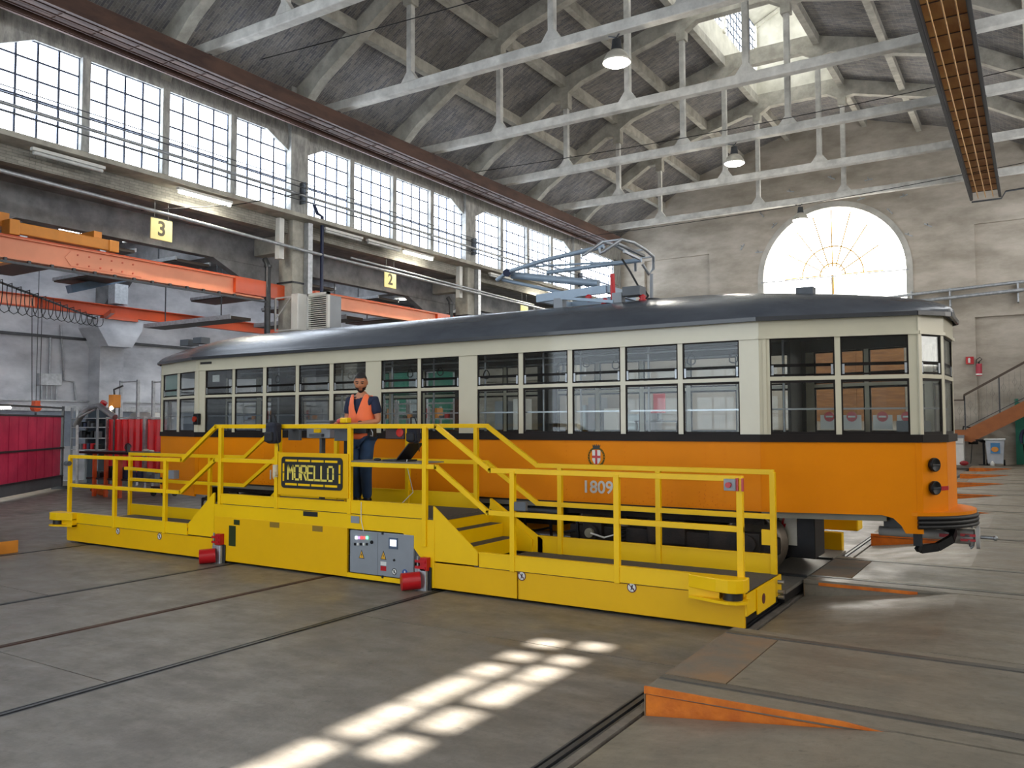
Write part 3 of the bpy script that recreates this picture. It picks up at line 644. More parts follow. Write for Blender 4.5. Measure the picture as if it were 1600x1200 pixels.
for i, (x, y, z) in enumerate(((-24.3, 17.9, 5.35), (-22.0, 20.8, 5.5))):
    r = root('aisle_duct', (x, y, z), ['dark flat duct shelf below the crane beam', 'dark flat duct shelf beside the first column'][i], 'duct')
    put('duct', MB().box(x-2.2, x+2.4, y-.3, y+.5, z, z+.1), mat('strip_brown', '40362f', .6), r); put('hanger', MB().box(x-1.5, x-1.47, y, y+.03, z+.1, 8.3).box(x+1.5, x+1.53, y, y+.03, z+.1, 8.3), steel_d, r); put('edge', MB().box(x-2.2, x+2.4, y-.33, y-.3, z, z+.14), galv, r)
r = root('blue_duct', (-25, 17.5, 5.6), 'slanting blue grey duct in front of the pier capital', 'duct')
put('duct', MB().bar(rx(108, 452, -26), rx(205, 432, -26), .3, .25), mat('duct_blue', '66798c', .5, .3), r); put('box', MB().box(-27.6, -27.2, 16.9, 17.4, 6.2, 6.9), galv, r)
for i, (px, py, x) in enumerate(((215, 372, -24.0), (640, 465, -22.5), (600, 472, -23.5), (500, 455, -25))):
    p = rx(px, py, x); batten(p.x-.8, p.y, p.z, 1 if i in (1,) else 0, ['unlit tube light under the aisle ceiling at left', 'lit tube light deep in the aisle behind column two', 'tube light in the aisle beside the numbered board 2', 'tube light in the aisle behind the fan heater'][i], 'x')
# column-side pipes
for k, y in enumerate((17.27, 26.17, 35.07)):
    nm = ['first', 'second', 'third'][k]
    r = root('downpipe', (-18.3, y, 0), 'square galvanised duct running down the %s column' % nm, 'pipe', 'ducts on the columns')
    put('duct', MB().box(-18.38, -18.2, y+.12, y+.30, 5.2 if k == 0 else 4.2, 7.95), galv, r)
    r = root('wall_duct', (-18.6, y-.4, 6.8), 'short white boxed duct beside the %s column' % nm, 'duct', 'ducts on the columns')
    put('duct', MB().box(-18.62, -18.44, y-.78, y-.6, 6.75, 7.95), white_p, r)
    r = root('drain_pipe', (-18.8, y-.9, 0), 'round grey drain pipe in front of the %s column' % nm, 'pipe', 'drain pipes')
    put('pipe', MB().tube([(-18.9, y-.9, 6.75), (-18.75, y-.92, 6.55), (-18.75, y-.92, 4.2)], .085, 12), steel_d, r)
    put('collar', MB().cyl((-18.75, y-.92, 5.3), (-18.75, y-.92, 5.36), .1, 12).cyl((-18.75, y-.92, 6.5), (-18.75, y-.92, 6.56), .11, 12), steel_d, r)
    put('strap', MB().box(-19.03, -18.37, y-.34, y-.3, 6.1, 6.15).box(-18.4, -18.36, y-.3, y+.3, 6.1, 6.15), steel_d, r)
bl = mat('dark_blue_pipe', '1b2545', .4)
tag(put('black_pipe', MB().tube([(-18.2, 17.6, 8.55), (-18.2, 17.75, 8.3), (-18.2, 17.95, 8.25), (-18.2, 17.95, 5.5)], .055, 10), bl), 'dark blue pipe dropping from the ledge beside the first column', 'pipe')
# fan heater on the first column
r = root('fan_heater', (-17.4, 16.9, 4.6), 'grey louvred fan heater mounted on the first column', 'heater')
put('casing', MB().box(-18.0, -17.72, 16.55, 17.5, 4.62, 5.68), white_p, r, bevel=.02)
put('back_box', MB().box(-17.72, -16.95, 17.0, 17.5, 4.66, 5.62), greyp, r)
put('surround', MB().box(-17.72, -17.66, 16.9, 17.0, 4.6, 5.7).box(-16.96, -16.9, 16.9, 17.0, 4.6, 5.7).box(-17.72, -16.9, 16.9, 17.0, 5.62, 5.7).box(-17.72, -16.9, 16.9, 17.0, 4.6, 4.68), white_p, r)
put('dark_inside', MB().box(-17.68, -16.94, 17.0, 17.01, 4.66, 5.64), black, r)
for i in range(16): put('louvre', MB().bar((-17.66, 16.93, 4.71+i*.059), (-16.96, 16.93, 4.71+i*.059), .06, .022), white_p, r)
put('wall_frame', MB().bar((-18.4, 16.75, 5.6), (-18.0, 16.75, 5.6), .03, .03).bar((-18.4, 16.75, 4.68), (-18.0, 16.75, 4.68), .03, .03).bar((-18.75, 16.65, 5.62), (-18.0, 16.65, 5.62), .04, .04).bar((-18.75, 16.65, 4.66), (-18.0, 16.65, 4.66), .04, .04).bar((-18.75, 16.65, 4.66), (-18.75, 16.65, 5.62), .04, .04).bar((-18.75, 16.65, 5.0), (-18.1, 16.65, 5.6), .025, .025), white_p, r)
# ================================================================ THE TRAM
TC = 10.6                                            # track centre line
tr = root('tram', (-7.65, TC, TZ), 'orange and cream vintage tram standing on the yellow traverser', 'tram')
NEAR = [(-14.55, 10.2), (-14.25, 9.85), (-12.65, 9.43), (-2.65, 9.43), (-1.05, 9.85), (-.84, 10.2)]
def far(p): return (p[0], 2*TC-p[1])
Z0, ZS, ZT, ZW, ZG = .93, 1.745, 2.43, 2.89, 3.11     # skirt foot, belt, transom, window head, gutter
def line_u(A, B, px, py=640):
    A = Vector(A); B = Vector(B); d = (B-A).normalized(); r = ray(px, py); n = Vector((d.y, -d.x))
    t = A.dot(n)/(r.x*n.x+r.y*n.y); return (Vector((r.x*t, r.y*t))-A).dot(d)
A0, A1, A2, A3, A4, A5 = NEAR
# openings per near segment, read along the side from left to right
segs = [(A0, A1, [(.06, .40)]),
        (A1, A2, [(line_u(A1, A2, 254), line_u(A1, A2, 276)), (line_u(A1, A2, 279.5), line_u(A1, A2, 303))]),
        (A2, A3, [(line_u(A2, A3, a), line_u(A2, A3, b)) for a, b in ((320, 362), (366, 410), (415, 461), (466, 514), (520, 571), (595, 652), (657, 717), (745.5, 810), (817, 887), (894, 969.5), (977, 1059.5), (1067, 1156))]),
        (A3, A4, [(line_u(A3, A4, 1204), line_u(A3, A4, 1306)), (line_u(A3, A4, 1315), line_u(A3, A4, 1422))]),
        (A4, A5, [(line_u(A4, A5, 1442), line_u(A4, A5, 1474))])]
front = [((A5[0], A5[1]), (A5[0]+.03, 2*TC-A5[1])), ((A0[0]-.03, 2*TC-A0[1]), (A0[0], A0[1]))]
rails = []
def side(A, B, ops, mirror=False):
    if mirror: A, B = far(B), far(A)
    L = (Vector(B)-Vector(A)).length
    if mirror: ops = [(L-b, L-a) for a, b in reversed(ops)]
    put('body_panel_lower', MB().seg(A, B, -.004, L+.004, Z0, ZS, -.035, 0), orange_t, tr)
    put('belt_moulding', MB().seg(A, B, -.006, L+.006, ZS-.03, ZS+.055, -.03, .022), darkband, tr)
    put('inner_lining', MB().seg(A, B, 0, L, Z0, ZS+.05, -.05, -.036), interior_d, tr); put('inner_lining', MB().seg(A, B, 0, L, ZW, ZG-.03, -.05, -.036), interior_d, tr)
    put('body_panel_upper', MB().seg(A, B, -.004, L+.004, ZW, ZG, -.035, .002), cream, tr); put('rain_strip', MB().seg(A, B, -.004, L+.004, ZW-.006, ZW+.03, 0, .02), cream, tr)
    u = 0
    for a, b in ops+[(L, L)]:
        put('window_pillar', MB().seg(A, B, u, a, ZS+.05, ZW, -.035, .0 if a-u > .12 else -.006), cream, tr)
        if a-u > .15: put('pillar_lining', MB().seg(A, B, u+.01, a-.01, ZS+.05, ZW, -.05, -.036), interior_d, tr)
        u = b
    for a, b in ops:
        zt = ZT; wi = sub('window', tr)
        put('transom', MB().seg(A, B, a-.004, b+.004, zt-.022, zt+.022, -.032, -.004), cream, wi)
        f = MB().seg(A, B, a, b, ZS+.05, ZS+.085, -.03, -.012).seg(A, B, a, b, ZW-.02, ZW, -.03, -.012)
        for e in (a, b-.018): f.seg(A, B, e, e+.018, ZS+.05, ZW, -.03, -.012)
        f.seg(A, B, a, b, zt+.13, zt+.165, -.034, -.02).seg(A, B, a, b, zt+.028, zt+.05, -.034, -.02).seg(A, B, a, b, zt-.05, zt-.022, -.034, -.018)
        put('sash', f, darkband, wi)
        put('pane', MB().seg(A, B, a+.01, b-.01, ZS+.08, zt-.03, -.026, -.020), glass_t, wi); put('pane', MB().seg(A, B, a+.01, b-.01, zt+.03, ZW-.015, -.026, -.020), glass_t, wi)
        if not mirror:
            put('window_rail', MB().seg(A, B, a, b, 2.075, 2.095, -.075, -.06), steel, wi)
            put('window_catch', MB().seg(A, B, a+.01, a+.04, 2.47, 2.58, -.02, -.012).seg(A, B, b-.04, b-.01, 2.47, 2.58, -.02, -.012), galv, wi)
for A, B, ops in segs: side(A, B, ops); side(A, B, ops, True)
for (A, B) in front:
    L = (Vector(B)-Vector(A)).length; side(A, B, [(.05, L-.05)])
# cover strips, door posts and rivets on the near side
def near_plane(px, py):
    for (A, B) in ((A1, A2), (A2, A3), (A3, A4), (A4, A5)):
        u = line_u(A, B, px); L = (Vector(B)-Vector(A)).length
        if -.01 <= u <= L+.01:
            d = (Vector(B)-Vector(A)).normalized(); P = Vector(A)+d*u; r = ray(px, py); t = P.length/Vector((r.x, r.y)).length; return A, B, u, CAMH+r.z*t
    return A2, A3, 0, 1
m = MB()
for px in (311, 581, 731, 1190, 1431):
    A, B, u, z = near_plane(px, 640); m.seg(A, B, u-.012, u+.012, Z0+.02, ZS-.03, -.002, .006) if px not in (581, 731) else None
put('cover_strip', m, orange_t, tr)
m = MB()
for (A, B, u) in ((A2, A3, .06), (A3, A4, .06)): m.seg(A, B, u-.02, u+.02, ZS+.05, ZG, -.002, .01)
m.seg(A4, A5, -.02, .03, ZS+.05, ZG, -.004, .012); m.seg(A1, A2, .0, .03, ZS+.05, ZG, -.004, .01)
put('corner_bead', m, cream, tr)
rv = MB()
def rivet(A, B, u, z, s=.007):
    rv.seg(A, B, u-s, u+s, z-s, z+s, 0, .006)
L2 = 10.0; u = .1
while u < L2:
    rivet(A2, A3, u, Z0+.05); rivet(A2, A3, u+.04, Z0+.025); u += .09
for px in (1190-60, 1100, 1010, 884, 975, 815, 745, 650, 590, 512, 462, 412, 364):
    u = line_u(A2, A3, px)
    if not 0 < u < L2: continue
    for i in range(12): rivet(A2, A3, u, Z0+.09+i*.062)
u = .06
while u < 1.6: rivet(A3, A4, u, Z0+.05); rivet(A1, A2, u, Z0-.1+.15); u += .09
for i in range(10): rivet(A3, A4, .6, Z0+.09+i*.07); rivet(A3, A4, 1.2, Z0+.09+i*.07)
for px in (1018, 1040, 1090, 1110):
    u = line_u(A2, A3, px)
    for i in range(3): rivet(A2, A3, u, 1.02+i*.05, .009); rivet(A2, A3, u+.06, 1.0+i*.05, .009)
rvo = put('rivet', rv, orange_t, tr); rvo['kind'] = 'stuff'
# end aprons under the vestibules
m = MB().mark().seg(A1, A2, 0, 1.65, .66, Z0+.01, -.03, 0).seg(A2, A3, 0, .35, .70, Z0+.01, -.03, 0)
m.mark()
A, B = Vector(A3), Vector(A4); d = (B-A).normalized()
pts = [(1.25, .93), (1.36, .90), (1.44, .82), (1.48, .74), (1.655, .74), (1.655, .93)]
vs = []
for kk in (0, -.03):
    for u, z in pts: p = A+d*u+Vector((d.y, -d.x))*kk; vs.append((p.x, p.y, z))
nn = len(pts); m.add(vs, [tuple(range(nn)), tuple(range(2*nn-1, nn-1, -1))]+[(i, i+nn, (i+1) % nn+nn, (i+1) % nn) for i in range(nn)])
put('apron', m, orange_t, tr)
put('sole_bar', MB().box(-12.3, -2.6, 9.5, 9.56, .84, .95).seg(A3, A4, 0, 1.3, .86, .94, -.1, -.05).box(-12.3, -2.6, 11.64, 11.7, .8, .95), mat('sole_grey', '7b7a70', .6), tr)
# roof
prof = []
def hw(x):
    if x <= -12.65: t = (-12.65-x)/1.6; return 1.17-.42*min(t, 1) if t <= 1 else max(.02, .75-(t-1)*3.4)
    if x >= -2.65: t = (x+2.65)/1.6; return 1.17-.42*min(t, 1) if t <= 1 else max(.02, .75-(t-1)*3.4)
    return 1.17
xs = [-14.62, -14.55, -14.42, -14.25, -13.9, -13.5, -13.1, -12.65]+[-12.65+i*.5 for i in range(1, 20)]+[-2.65, -2.2, -1.8, -1.4, -1.05, -.92, -.82, -.77]
NS = 20; vs = []; fs = []
def crown(x):
    e = min(x+14.66, -.73-x); return .45*min(1, (max(e, 0)/2.7))**.42
for x in xs:
    if x in (-.77, -14.62): W_ = .46
    elif x in (-.82, -14.55): W_ = .56
    elif x in (-.92, -14.42): W_ = .68
    else: W_ = hw(x)+.07
    c = crown(x)
    row = [(x, TC-W_, ZG-.03), (x, TC-W_-.015, ZG+.02)]
    for k in range(NS+1):
        t = -1+2*k/NS; yy = math.sin(t*math.pi/2); row.append((x, TC+W_*yy, ZG+.03+c*(1-abs(yy)**2.6)**.75))
    row += [(x, TC+W_+.015, ZG+.02), (x, TC+W_, ZG-.03)]
    vs += row
n = NS+5
for i in range(len(xs)-1):
    for k in range(n-1): fs.append((i*n+k, (i+1)*n+k, (i+1)*n+k+1, i*n+k+1))
fs += [tuple(range(n)), tuple(range(len(xs)*n-1, (len(xs)-1)*n-1, -1))]
rf = MB(); rf.v = vs; rf.f = fs; rf.sm = [True]*len(fs)
ro = put('roof', rf, roof_m, tr)
m = MB()
for i in range(len(xs)-1):
    for s in (-1, 1):
        wa_, wb_ = [(.46 if x in (-.77, -14.62) else .56 if x in (-.82, -14.55) else .68 if x in (-.92, -14.42) else hw(x)+.07)+.012 for x in (xs[i], xs[i+1])]
        m.bar((xs[i], TC+s*wa_, ZG-.005), (xs[i+1], TC+s*wb_, ZG-.005), .035, .045)
m.bar((-.76, TC-.46, ZG), (-.76, TC+.46, ZG), .03, .05)
put('gutter', m, mat('gutter_dark', '2b2d31', .35, coat=.3), tr)
m = MB()
for x in (-11.9, -9.0, -2.3): m.box(x-.1, x+.1, TC-.45, TC-.3, 3.42, 3.55)
put('roof_fitting', m, steel_d, tr)
put('roof_box', MB().box(-14.2, -13.95, 10.2, 10.45, 3.48, 3.6).box(-13.8, -13.55, 10.2, 10.4, 3.5, 3.62), greyd, tr)
# floor, ceiling, seats, poles
put('floor_inside', MB().prism([(-14.5, 10.15), (-14.2, 9.9), (-12.6, 9.49), (-2.7, 9.49), (-1.1, 9.9), (-.88, 10.2), (-.88, 11.0), (-1.1, 11.3), (-2.7, 11.71), (-12.6, 11.71), (-14.2, 11.3), (-14.5, 11.05)], 'z', .9, .98), interior_d, tr)
put('ceiling_inside', MB().prism([(-14.45, 10.2), (-14.2, 9.95), (-12.6, 9.5), (-2.7, 9.5), (-1.1, 9.95), (-.9, 10.2), (-.9, 11.0), (-1.1, 11.25), (-2.7, 11.7), (-12.6, 11.7), (-14.2, 11.25), (-14.45, 11.0)], 'z', 3.05, 3.09), mat('inner_ceiling', '4a4a48', .6), tr)
sw = mat('slat_wood', '5a4632', .5, scale=6)
for s, (xa, xb) in ((0, (-11.9, -8.8)), (0, (-8.1, -6.9)), (0, (-6.2, -3.0)), (1, (-11.9, -9.6)), (1, (-5.6, -3.0))):
    y0_ = 9.5 if s == 0 else 11.25
    b = put('bench', MB().box(xa, xb, y0_, y0_+.42, 1.30, 1.36).box(xa, xb, (9.5 if s == 0 else 11.64), (9.56 if s == 0 else 11.7), 1.36, 1.72), sw, tr)
    m = MB(); x = xa+.1
    while x < xb: m.box(x, x+.04, y0_+.05, y0_+.35, .98, 1.3); x += .9
    put('bench_leg', m, steel_d, b)
m = MB()
for x in (-12.5, -9.8, -8.7, -6.9, -5.9, -4.3, -2.9): m.mark().cyl((x, 10.15, .98), (x, 10.15, 3.05), .017, 8).mark().cyl((x+.1, 11.1, .98), (x+.1, 11.1, 3.05), .017, 8)
put('grab_pole', m, steel, tr)
put('strap_rail', MB().cyl((-12.2, 10.05, 2.85), (-3, 10.05, 2.85), .014, 8).cyl((-12.2, 11.15, 2.85), (-3, 11.15, 2.85), .014, 8), steel, tr)
m = MB()
for px, py in ((434, 592), (548, 586), (641, 583), (688, 580), (876, 573), (916, 566), (962, 569), (1146, 559), (760, 585), (1080, 562)):
    p = ry(px, py, 10.05); m.mark().tube([(p.x, p.y, 2.84), (p.x, p.y, p.z+.08)], .008, 4)
    m.tube([(p.x+.052*math.cos(a)*(1-.35*math.sin(a)), p.y, p.z+.065*math.sin(a)) for a in [2*math.pi*i/10 for i in range(10)]], .009, 5, True)
put('hand_strap', m, black, tr)
# inner partition panels, driver's desks
put('partition', MB().box(-12.6, -12.56, 9.5, 10.0, 1.0, 3.05).box(-2.75, -2.71, 9.5, 10.0, 1.0, 3.05).box(-12.6, -12.56, 11.1, 11.7, 1.0, 3.05).box(-2.75, -2.71, 11.1, 11.7, 1.0, 3.05).box(-8.45, -8.35, 11.5, 11.7, 1.0, 3.05).box(-6.8, -6.6, 11.5, 11.7, 1.0, 3.05), interior_d, tr)
put('controller', MB().box(-1.35, -1.05, 10.3, 10.9, .98, 1.95).box(-14.2, -13.9, 10.3, 10.9, .98, 1.95), greyd, tr)
# green roller blind in the left vestibule, notices on the panes
L = (Vector(A2)-Vector(A1)).length
o_ = segs[1][2][0]
put('green_blind', MB().seg(A1, A2, o_[0]+.01, o_[1]-.01, 2.45, 2.87, -.06, -.05), green_p, tr, label='green roller blind in the left end window')
m = MB(); m2 = MB()
for px, py in ((334, 592),): 
    A, B, u, z = near_plane(px, py); m.seg(A, B, u-.09, u+.09, z-.05, z+.07, -.04, -.035)
put('paper_notice', m, white_p, tr)
stick = put('door_notice', MB(), None, tr) if False else None
nb = sub('door_notices', tr)
fy_ = 11.35
for px in (1296, 1331, 1379, 1417):
    p = ry(px, 651, 11.0)
    put('notice', MB().box(p.x-.11, p.x+.11, 11.0, 11.005, p.z-.16, p.z+.02), white_p, nb)
    put('no_entry_disc', MB().cyl((p.x, 10.99, p.z), (p.x, 11.0, p.z), .062, 20), red_p, nb)
    put('no_entry_bar', MB().box(p.x-.042, p.x+.042, 10.984, 10.99, p.z-.011, p.z+.011), white_p, nb)
# marks on the side: fleet number, coat of arms
numm = mat('number_silver', 'c9c4b8', .4)
def onside(px, py): p = ry(px, py, 9.43); return p
p = onside(934, 762); text('1809', .215, numm, 'fleet_number', tr, (p.x, 9.424, p.z), (math.pi/2, 0, 0), .003, 1.02, .004)
p = onside(434, 743); text('1809', .215, numm, 'fleet_number', tr, (p.x, 9.424, p.z), (math.pi/2, 0, 0), .003, 1.02, .004)
p = onside(932, 713); cx, cz = p.x, p.z; k = .0088
cr = put('coat_of_arms', MB().prism([(cx-6.5*k, cz+9*k), (cx+6.5*k, cz+9*k), (cx+6.5*k, cz-5*k), (cx+4*k, cz-10*k), (cx, cz-12*k), (cx-4*k, cz-10*k), (cx-6.5*k, cz-5*k)], 'y', 9.424, 9.43), white_p, tr)
put('red_cross', MB().box(cx-1.6*k, cx+1.6*k, 9.421, 9.424, cz-11.5*k, cz+9*k).box(cx-6.5*k, cx+6.5*k, 9.4212, 9.424, cz-2.5*k, cz+1*k), red_p, cr)
put('mural_crown', MB().prism([(cx-6.5*k, cz+17*k), (cx-4.5*k, cz+14.5*k), (cx-3.5*k, cz+17.5*k), (cx-1.5*k, cz+14.5*k), (cx, cz+18*k), (cx+1.5*k, cz+14.5*k), (cx+3.5*k, cz+17.5*k), (cx+4.5*k, cz+14.5*k), (cx+6.5*k, cz+17*k), (cx+4.5*k, cz+10*k), (cx-4.5*k, cz+10*k)], 'y', 9.424, 9.43), mat('crown_dark', '2b2318', .5), cr)
m = MB()
for s in (-1, 1):
    for i in range(9):
        a = math.radians(-75+i*17); r_ = 12.5*k; c_ = Vector((cx+s*r_*math.cos(a)*.98, 0, cz-1*k+r_*math.sin(a)*1.05))
        for o in (-1, 1):
            d = Vector((math.cos(a+o*.9)*s, 0, math.sin(a+o*.9)))*2.6*k*1; n_ = Vector((-d.z, 0, d.x))*.35
            q = [c_-d, c_+n_, c_+d, c_-n_]; m.prism([(v.x, v.z) for v in q], 'y', 9.4235, 9.43)
put('laurel_wreath', m, mat('laurel', '4c5a14', .6), cr)
m = MB().box(cx-9*k, cx+9*k, 9.424, 9.43, cz-19*k, cz-17.4*k); put('motto_line', m, mat('crown_dark', '2b2318', .5), cr)
A, B, u, z = near_plane(310.5, 655)
m = MB().seg(A, B, u-.07, u+.07, z-.1, z+.1, 0, .07); so = put('side_lamp', m, blackm, tr, bevel=.015)
m = MB(); A_, d = Vector(A), (Vector(B)-Vector(A)).normalized(); P = A_+d*u+Vector((d.y, -d.x))*.07
m.cyl((P.x, P.y, z), (P.x+d.y*.03, P.y-d.x*.03, z), .05, 16); put('lens', m, mat('lens_red', '9a2a10', .2), so)
put('destination_slot', MB().seg(A2, A3, .12, .42, 3.0, 3.04, 0, .01), interior_d, tr)
# front end on the right: lamps, red stripe, bumper, coupler
def hl(px, py, r_):
    A, B = A4, A5; u = line_u(A, B, px); d = (Vector(B)-Vector(A)).normalized(); P = Vector(A)+d*u; r = ray(px, py); z = CAMH+r.z*P.length/Vector((r.x, r.y)).length
    nrm = Vector((d.y, -d.x, 0)); P = Vector((P.x, P.y, z))
    l = put('marker_lamp', MB().lathe([(r_*.75, 0), (r_, .02), (r_, .05), (r_*.93, .06), (r_*.8, .05), (0, .045)], P, nrm), blackm, tr)
    put('grille', MB().bar(P+nrm*.055-d.to_3d()*r_*.8, P+nrm*.055+d.to_3d()*r_*.8, .012, .012), steel_d, l)
    put('red_lens', MB().sphere(P+d.to_3d()*r_*.9+nrm*.02, r_*.35, 10), red_p, l); return z
hl(1453, 726, .075); zl = hl(1453, 762, .075)
put('red_stripe', MB().seg(A4, A5, .22, .41, zl-.035, zl+.01, 0, .004).seg(A5, far(A5), 0, .8, zl-.035, zl+.01, 0, .004), red_p, tr)
def arcpts(cx_, cy_, R, a0, a1, z, n=14): return [(cx_+R*math.cos(a0+(a1-a0)*i/n), cy_+R*math.sin(a0+(a1-a0)*i/n), z) for i in range(n+1)]
for sgn_, xc in ((1, -1.45), (-1, -13.8)):
    pl = []
    for i in range(17):
        a = -1.15+2.3*i/16; pl.append((xc+sgn_*.86*math.cos(a), TC+.86*math.sin(a)))
    bp = put('bumper', MB().prism(pl+[(xc, TC+.75), (xc, TC-.75)], 'z', .93, .965), orange_t, tr)
    for z in (.905, .86, .815):
        a0, a1 = (-1.15, 1.15)
        pts = [(xc+sgn_*.86*math.cos(a0+(a1-a0)*i/16), TC+.86*math.sin(a0+(a1-a0)*i/16), z) for i in range(17)]
        put('rubber_strip', MB().tube(pts, .024, 8), black, bp)
    m = MB()
    for z0_, z1_ in ((.79, .93),): m.prism([(xc+sgn_*(.83)*math.cos(-1.15+2.3*i/16), TC+.83*math.sin(-1.15+2.3*i/16)) for i in range(17)]+[(xc, TC+.7), (xc, TC-.7)], 'z', z0_, z1_)
    put('bumper_core', m, black, bp)
# hook-shaped bracket and coupler on the right end
m = MB()
pts = [(-1.12, 9.95, .86), (-1.12, 9.95, .6), (-1.1, 9.98, .56), (-.95, 10.1, .58), (-.82, 10.25, .66), (-.8, 10.35, .74), (-.95, 10.3, .80)]
for a, b in zip(pts, pts[1:]): m.bar(a, b, .05, .085, (0, 0, 1))
put('life_guard', m, blackm, tr)
cp = put('coupler', MB().cyl((-1.6, TC, .66), (-.62, TC-.05, .66), .055, 12).cyl((-.9, TC-.05, .66), (-.62, TC-.06, .66), .085, 16), mat('coupler_grey', 'a5a3a0', .5), tr)
put('red_band', MB().box(-.96, -.8, TC-.15, TC-.12, .65, .685).box(-.75, -.6, TC-.17, TC-.13, .675, .7).box(-.75, -.6, TC-.17, TC-.13, .62, .645), red_p, cp)
put('flange', MB().cyl((-.6, TC-.05, .66), (-.565, TC-.05, .66), .13, 20), mat('coupler_grey', 'a5a3a0', .5), cp)
put('pin', MB().cyl((-.56, TC-.05, .66), (-.42, TC-.05, .66), .02, 10).sphere((-.42, TC-.05, .66), .03, 10), steel, cp)
m = MB(); random.seed(5)
for i in range(10): a = random.uniform(0, 6.28); m.cyl((-.72+random.uniform(-.05, .1), TC-.05+.1*math.cos(a), .66+.1*math.sin(a)), (-.66, TC-.05+.13*math.cos(a), .66+.13*math.sin(a)), .012, 6)
put('fitting', m, steel, cp, kind='stuff')
# wheels and bogies
for bx in (-3.87, -11.4):
    bo = put('bogie', MB().box(bx-1.35, bx+1.35, 9.64, 9.74, .42, .62).box(bx-1.35, bx+1.35, 11.46, 11.56, .42, .62).box(bx-.25, bx+.25, 9.6, 11.6, .45, .75).box(bx-.75, bx+.75, 9.6, 9.7, .3, .4).box(bx+.55, bx+1.0, 9.56, 9.74, .3, .66), bogie_m, tr, bevel=.02)
    for ax in (-.98, 1.02):
        put('axle', MB().cyl((bx+ax, 9.75, .53), (bx+ax, 11.45, .53), .07, 12), bogie_m, bo)
        for yy in (9.87, 11.32):
            s = -1 if yy < TC else 1
            wh = MB().lathe([(.06, 0), (.06, .1), (.25, .05), (.3, .12), (.345, .12), (.345, .0), (.375, -.0), (.375, -.035), (.27, -.03), (.06, -.03)], (bx+ax, yy, .535), (0, s, 0), 36)
            put('wheel', wh, mat('wheel_steel', '776d62', .4, .7, scale=9), bo)
        put('axle_box', MB().box(bx+ax-.13, bx+ax+.13, 9.56, 9.72, .42, .66).cyl((bx+ax, 9.5, .54), (bx+ax, 9.57, .54), .1, 18), bogie_m, bo)
    for ax in (-.62, .62):
        pts = [(bx+ax+.07*math.cos(t*.8), 9.66+.07*math.sin(t*.8), .36+t*.0065) for t in range(40)]
        put('spring', MB().tube(pts, .016, 6), blackm, bo)
    put('hub_cap', MB().cyl((bx-.98, 9.46, .54), (bx-.98, 9.5, .54), .06, 16), mat('hub_pale', '8b8672', .5), bo)
    put('hose', MB().tube([(bx-.95, 9.46, .54), (bx-.75, 9.44, .5), (bx-.6, 9.46, .55), (bx-.58, 9.5, .85)], .012, 6), white_p, bo)
put('motor_case', MB().cyl((-4.6, 10.1, .58), (-3.3, 10.1, .58), .2, 16), bogie_m, tr)
put('underframe', MB().box(-12.2, -2.7, 9.7, 9.8, .75, .9).box(-12.2, -2.7, 11.4, 11.5, .75, .9).box(-9.5, -5.5, 9.9, 11.2, .55, .9), bogie_m, tr)
put('air_tank', MB().cyl((-6.6, 9.65, .76), (-5.3, 9.65, .76), .09, 16).box(-6.1, -6.06, 9.6, 9.72, .66, .92).box(-5.6, -5.56, 9.6, 9.72, .66, .92), steel_d, tr)
m = MB(); 
for x in (-5.9, -5.5, -5.1): m.bar((x, 9.62, .68), (x+.02, 9.62, .4), .03, .03).bar((x, 9.62, .55), (x-.3, 9.62, .48), .03, .03)
put('brake_rigging', m, blackm, tr)
eb = put('equipment_box', MB().box(-2.85, -2.2, 10.0, 10.5, .36, .88), blackm, tr, bevel=.01)
put('warning_plate', MB().box(-2.6, -2.4, 9.985, 9.995, .5, .86), mat('plate_white', 'b9b5a8', .5), eb)
put('warning_flash', MB().prism([(-2.56, .82), (-2.53, .83), (-2.55, .74), (-2.52, .75), (-2.56, .62), (-2.555, .71), (-2.58, .70)], 'y', 9.98, 9.985), red_p, eb)
# pantograph
pa = sub('pantograph', tr)
def PB(name, pts, r_, m_=pang): return put(name, MB().tube(pts, r_, 10), m_, pa)
PB('upper_arm', [ry(793, 425, 10.35), ry(850, 407, 10.3), ry(943, 385, 10.2)], .032); PB('upper_arm', [ry(855, 426, 10.7), ry(1002, 406, 10.7)], .032)
PB('lower_arm', [ry(800, 430, 10.5), ry(935, 443, 10.6)], .055)
PB('control_rod', [ry(785, 437, 10.5), ry(880, 458, 10.5)], .028); PB('control_rod', [ry(822, 417, 10.8), ry(970, 409, 10.8)], .016)
put('knuckle', MB().cyl(ry(792, 426, 10.3), ry(792, 426, 10.75), .06, 16), mat('knuckle_blue', '1e2a48', .4), pa)
PB('knuckle_link', [ry(792, 426, 10.4), ry(776, 438, 10.4)], .03)
b0 = ry(870, 462, 10.3); zb = 3.72
fr_ = MB().bar((-6.0, 10.15, zb), (-4.9, 10.15, zb+.04), .06, .11).bar((-6.0, 11.05, zb), (-4.9, 11.05, zb+.04), .06, .11).bar((-5.95, 10.15, zb), (-5.95, 11.05, zb), .07, .1).bar((-4.9, 10.15, zb+.04), (-4.9, 11.05, zb+.04), .07, .1)
put('base_frame', fr_, pang, pa)
m = MB()
for x in (-5.6, -4.7):
    for y in (10.1, 11.1): m.box(x-.07, x+.07, y-.06, y+.06, 3.48, 3.68)
put('base_foot', m, greyp, pa)
m = MB().bar((-5.55, 10.05, 3.68), (-4.75, 10.05, 3.56), .05, .04).bar((-5.3, 10.6, 3.6), (-4.3, 10.6, 3.6), .06, .05)
put('cross_bar', m, pang, pa)
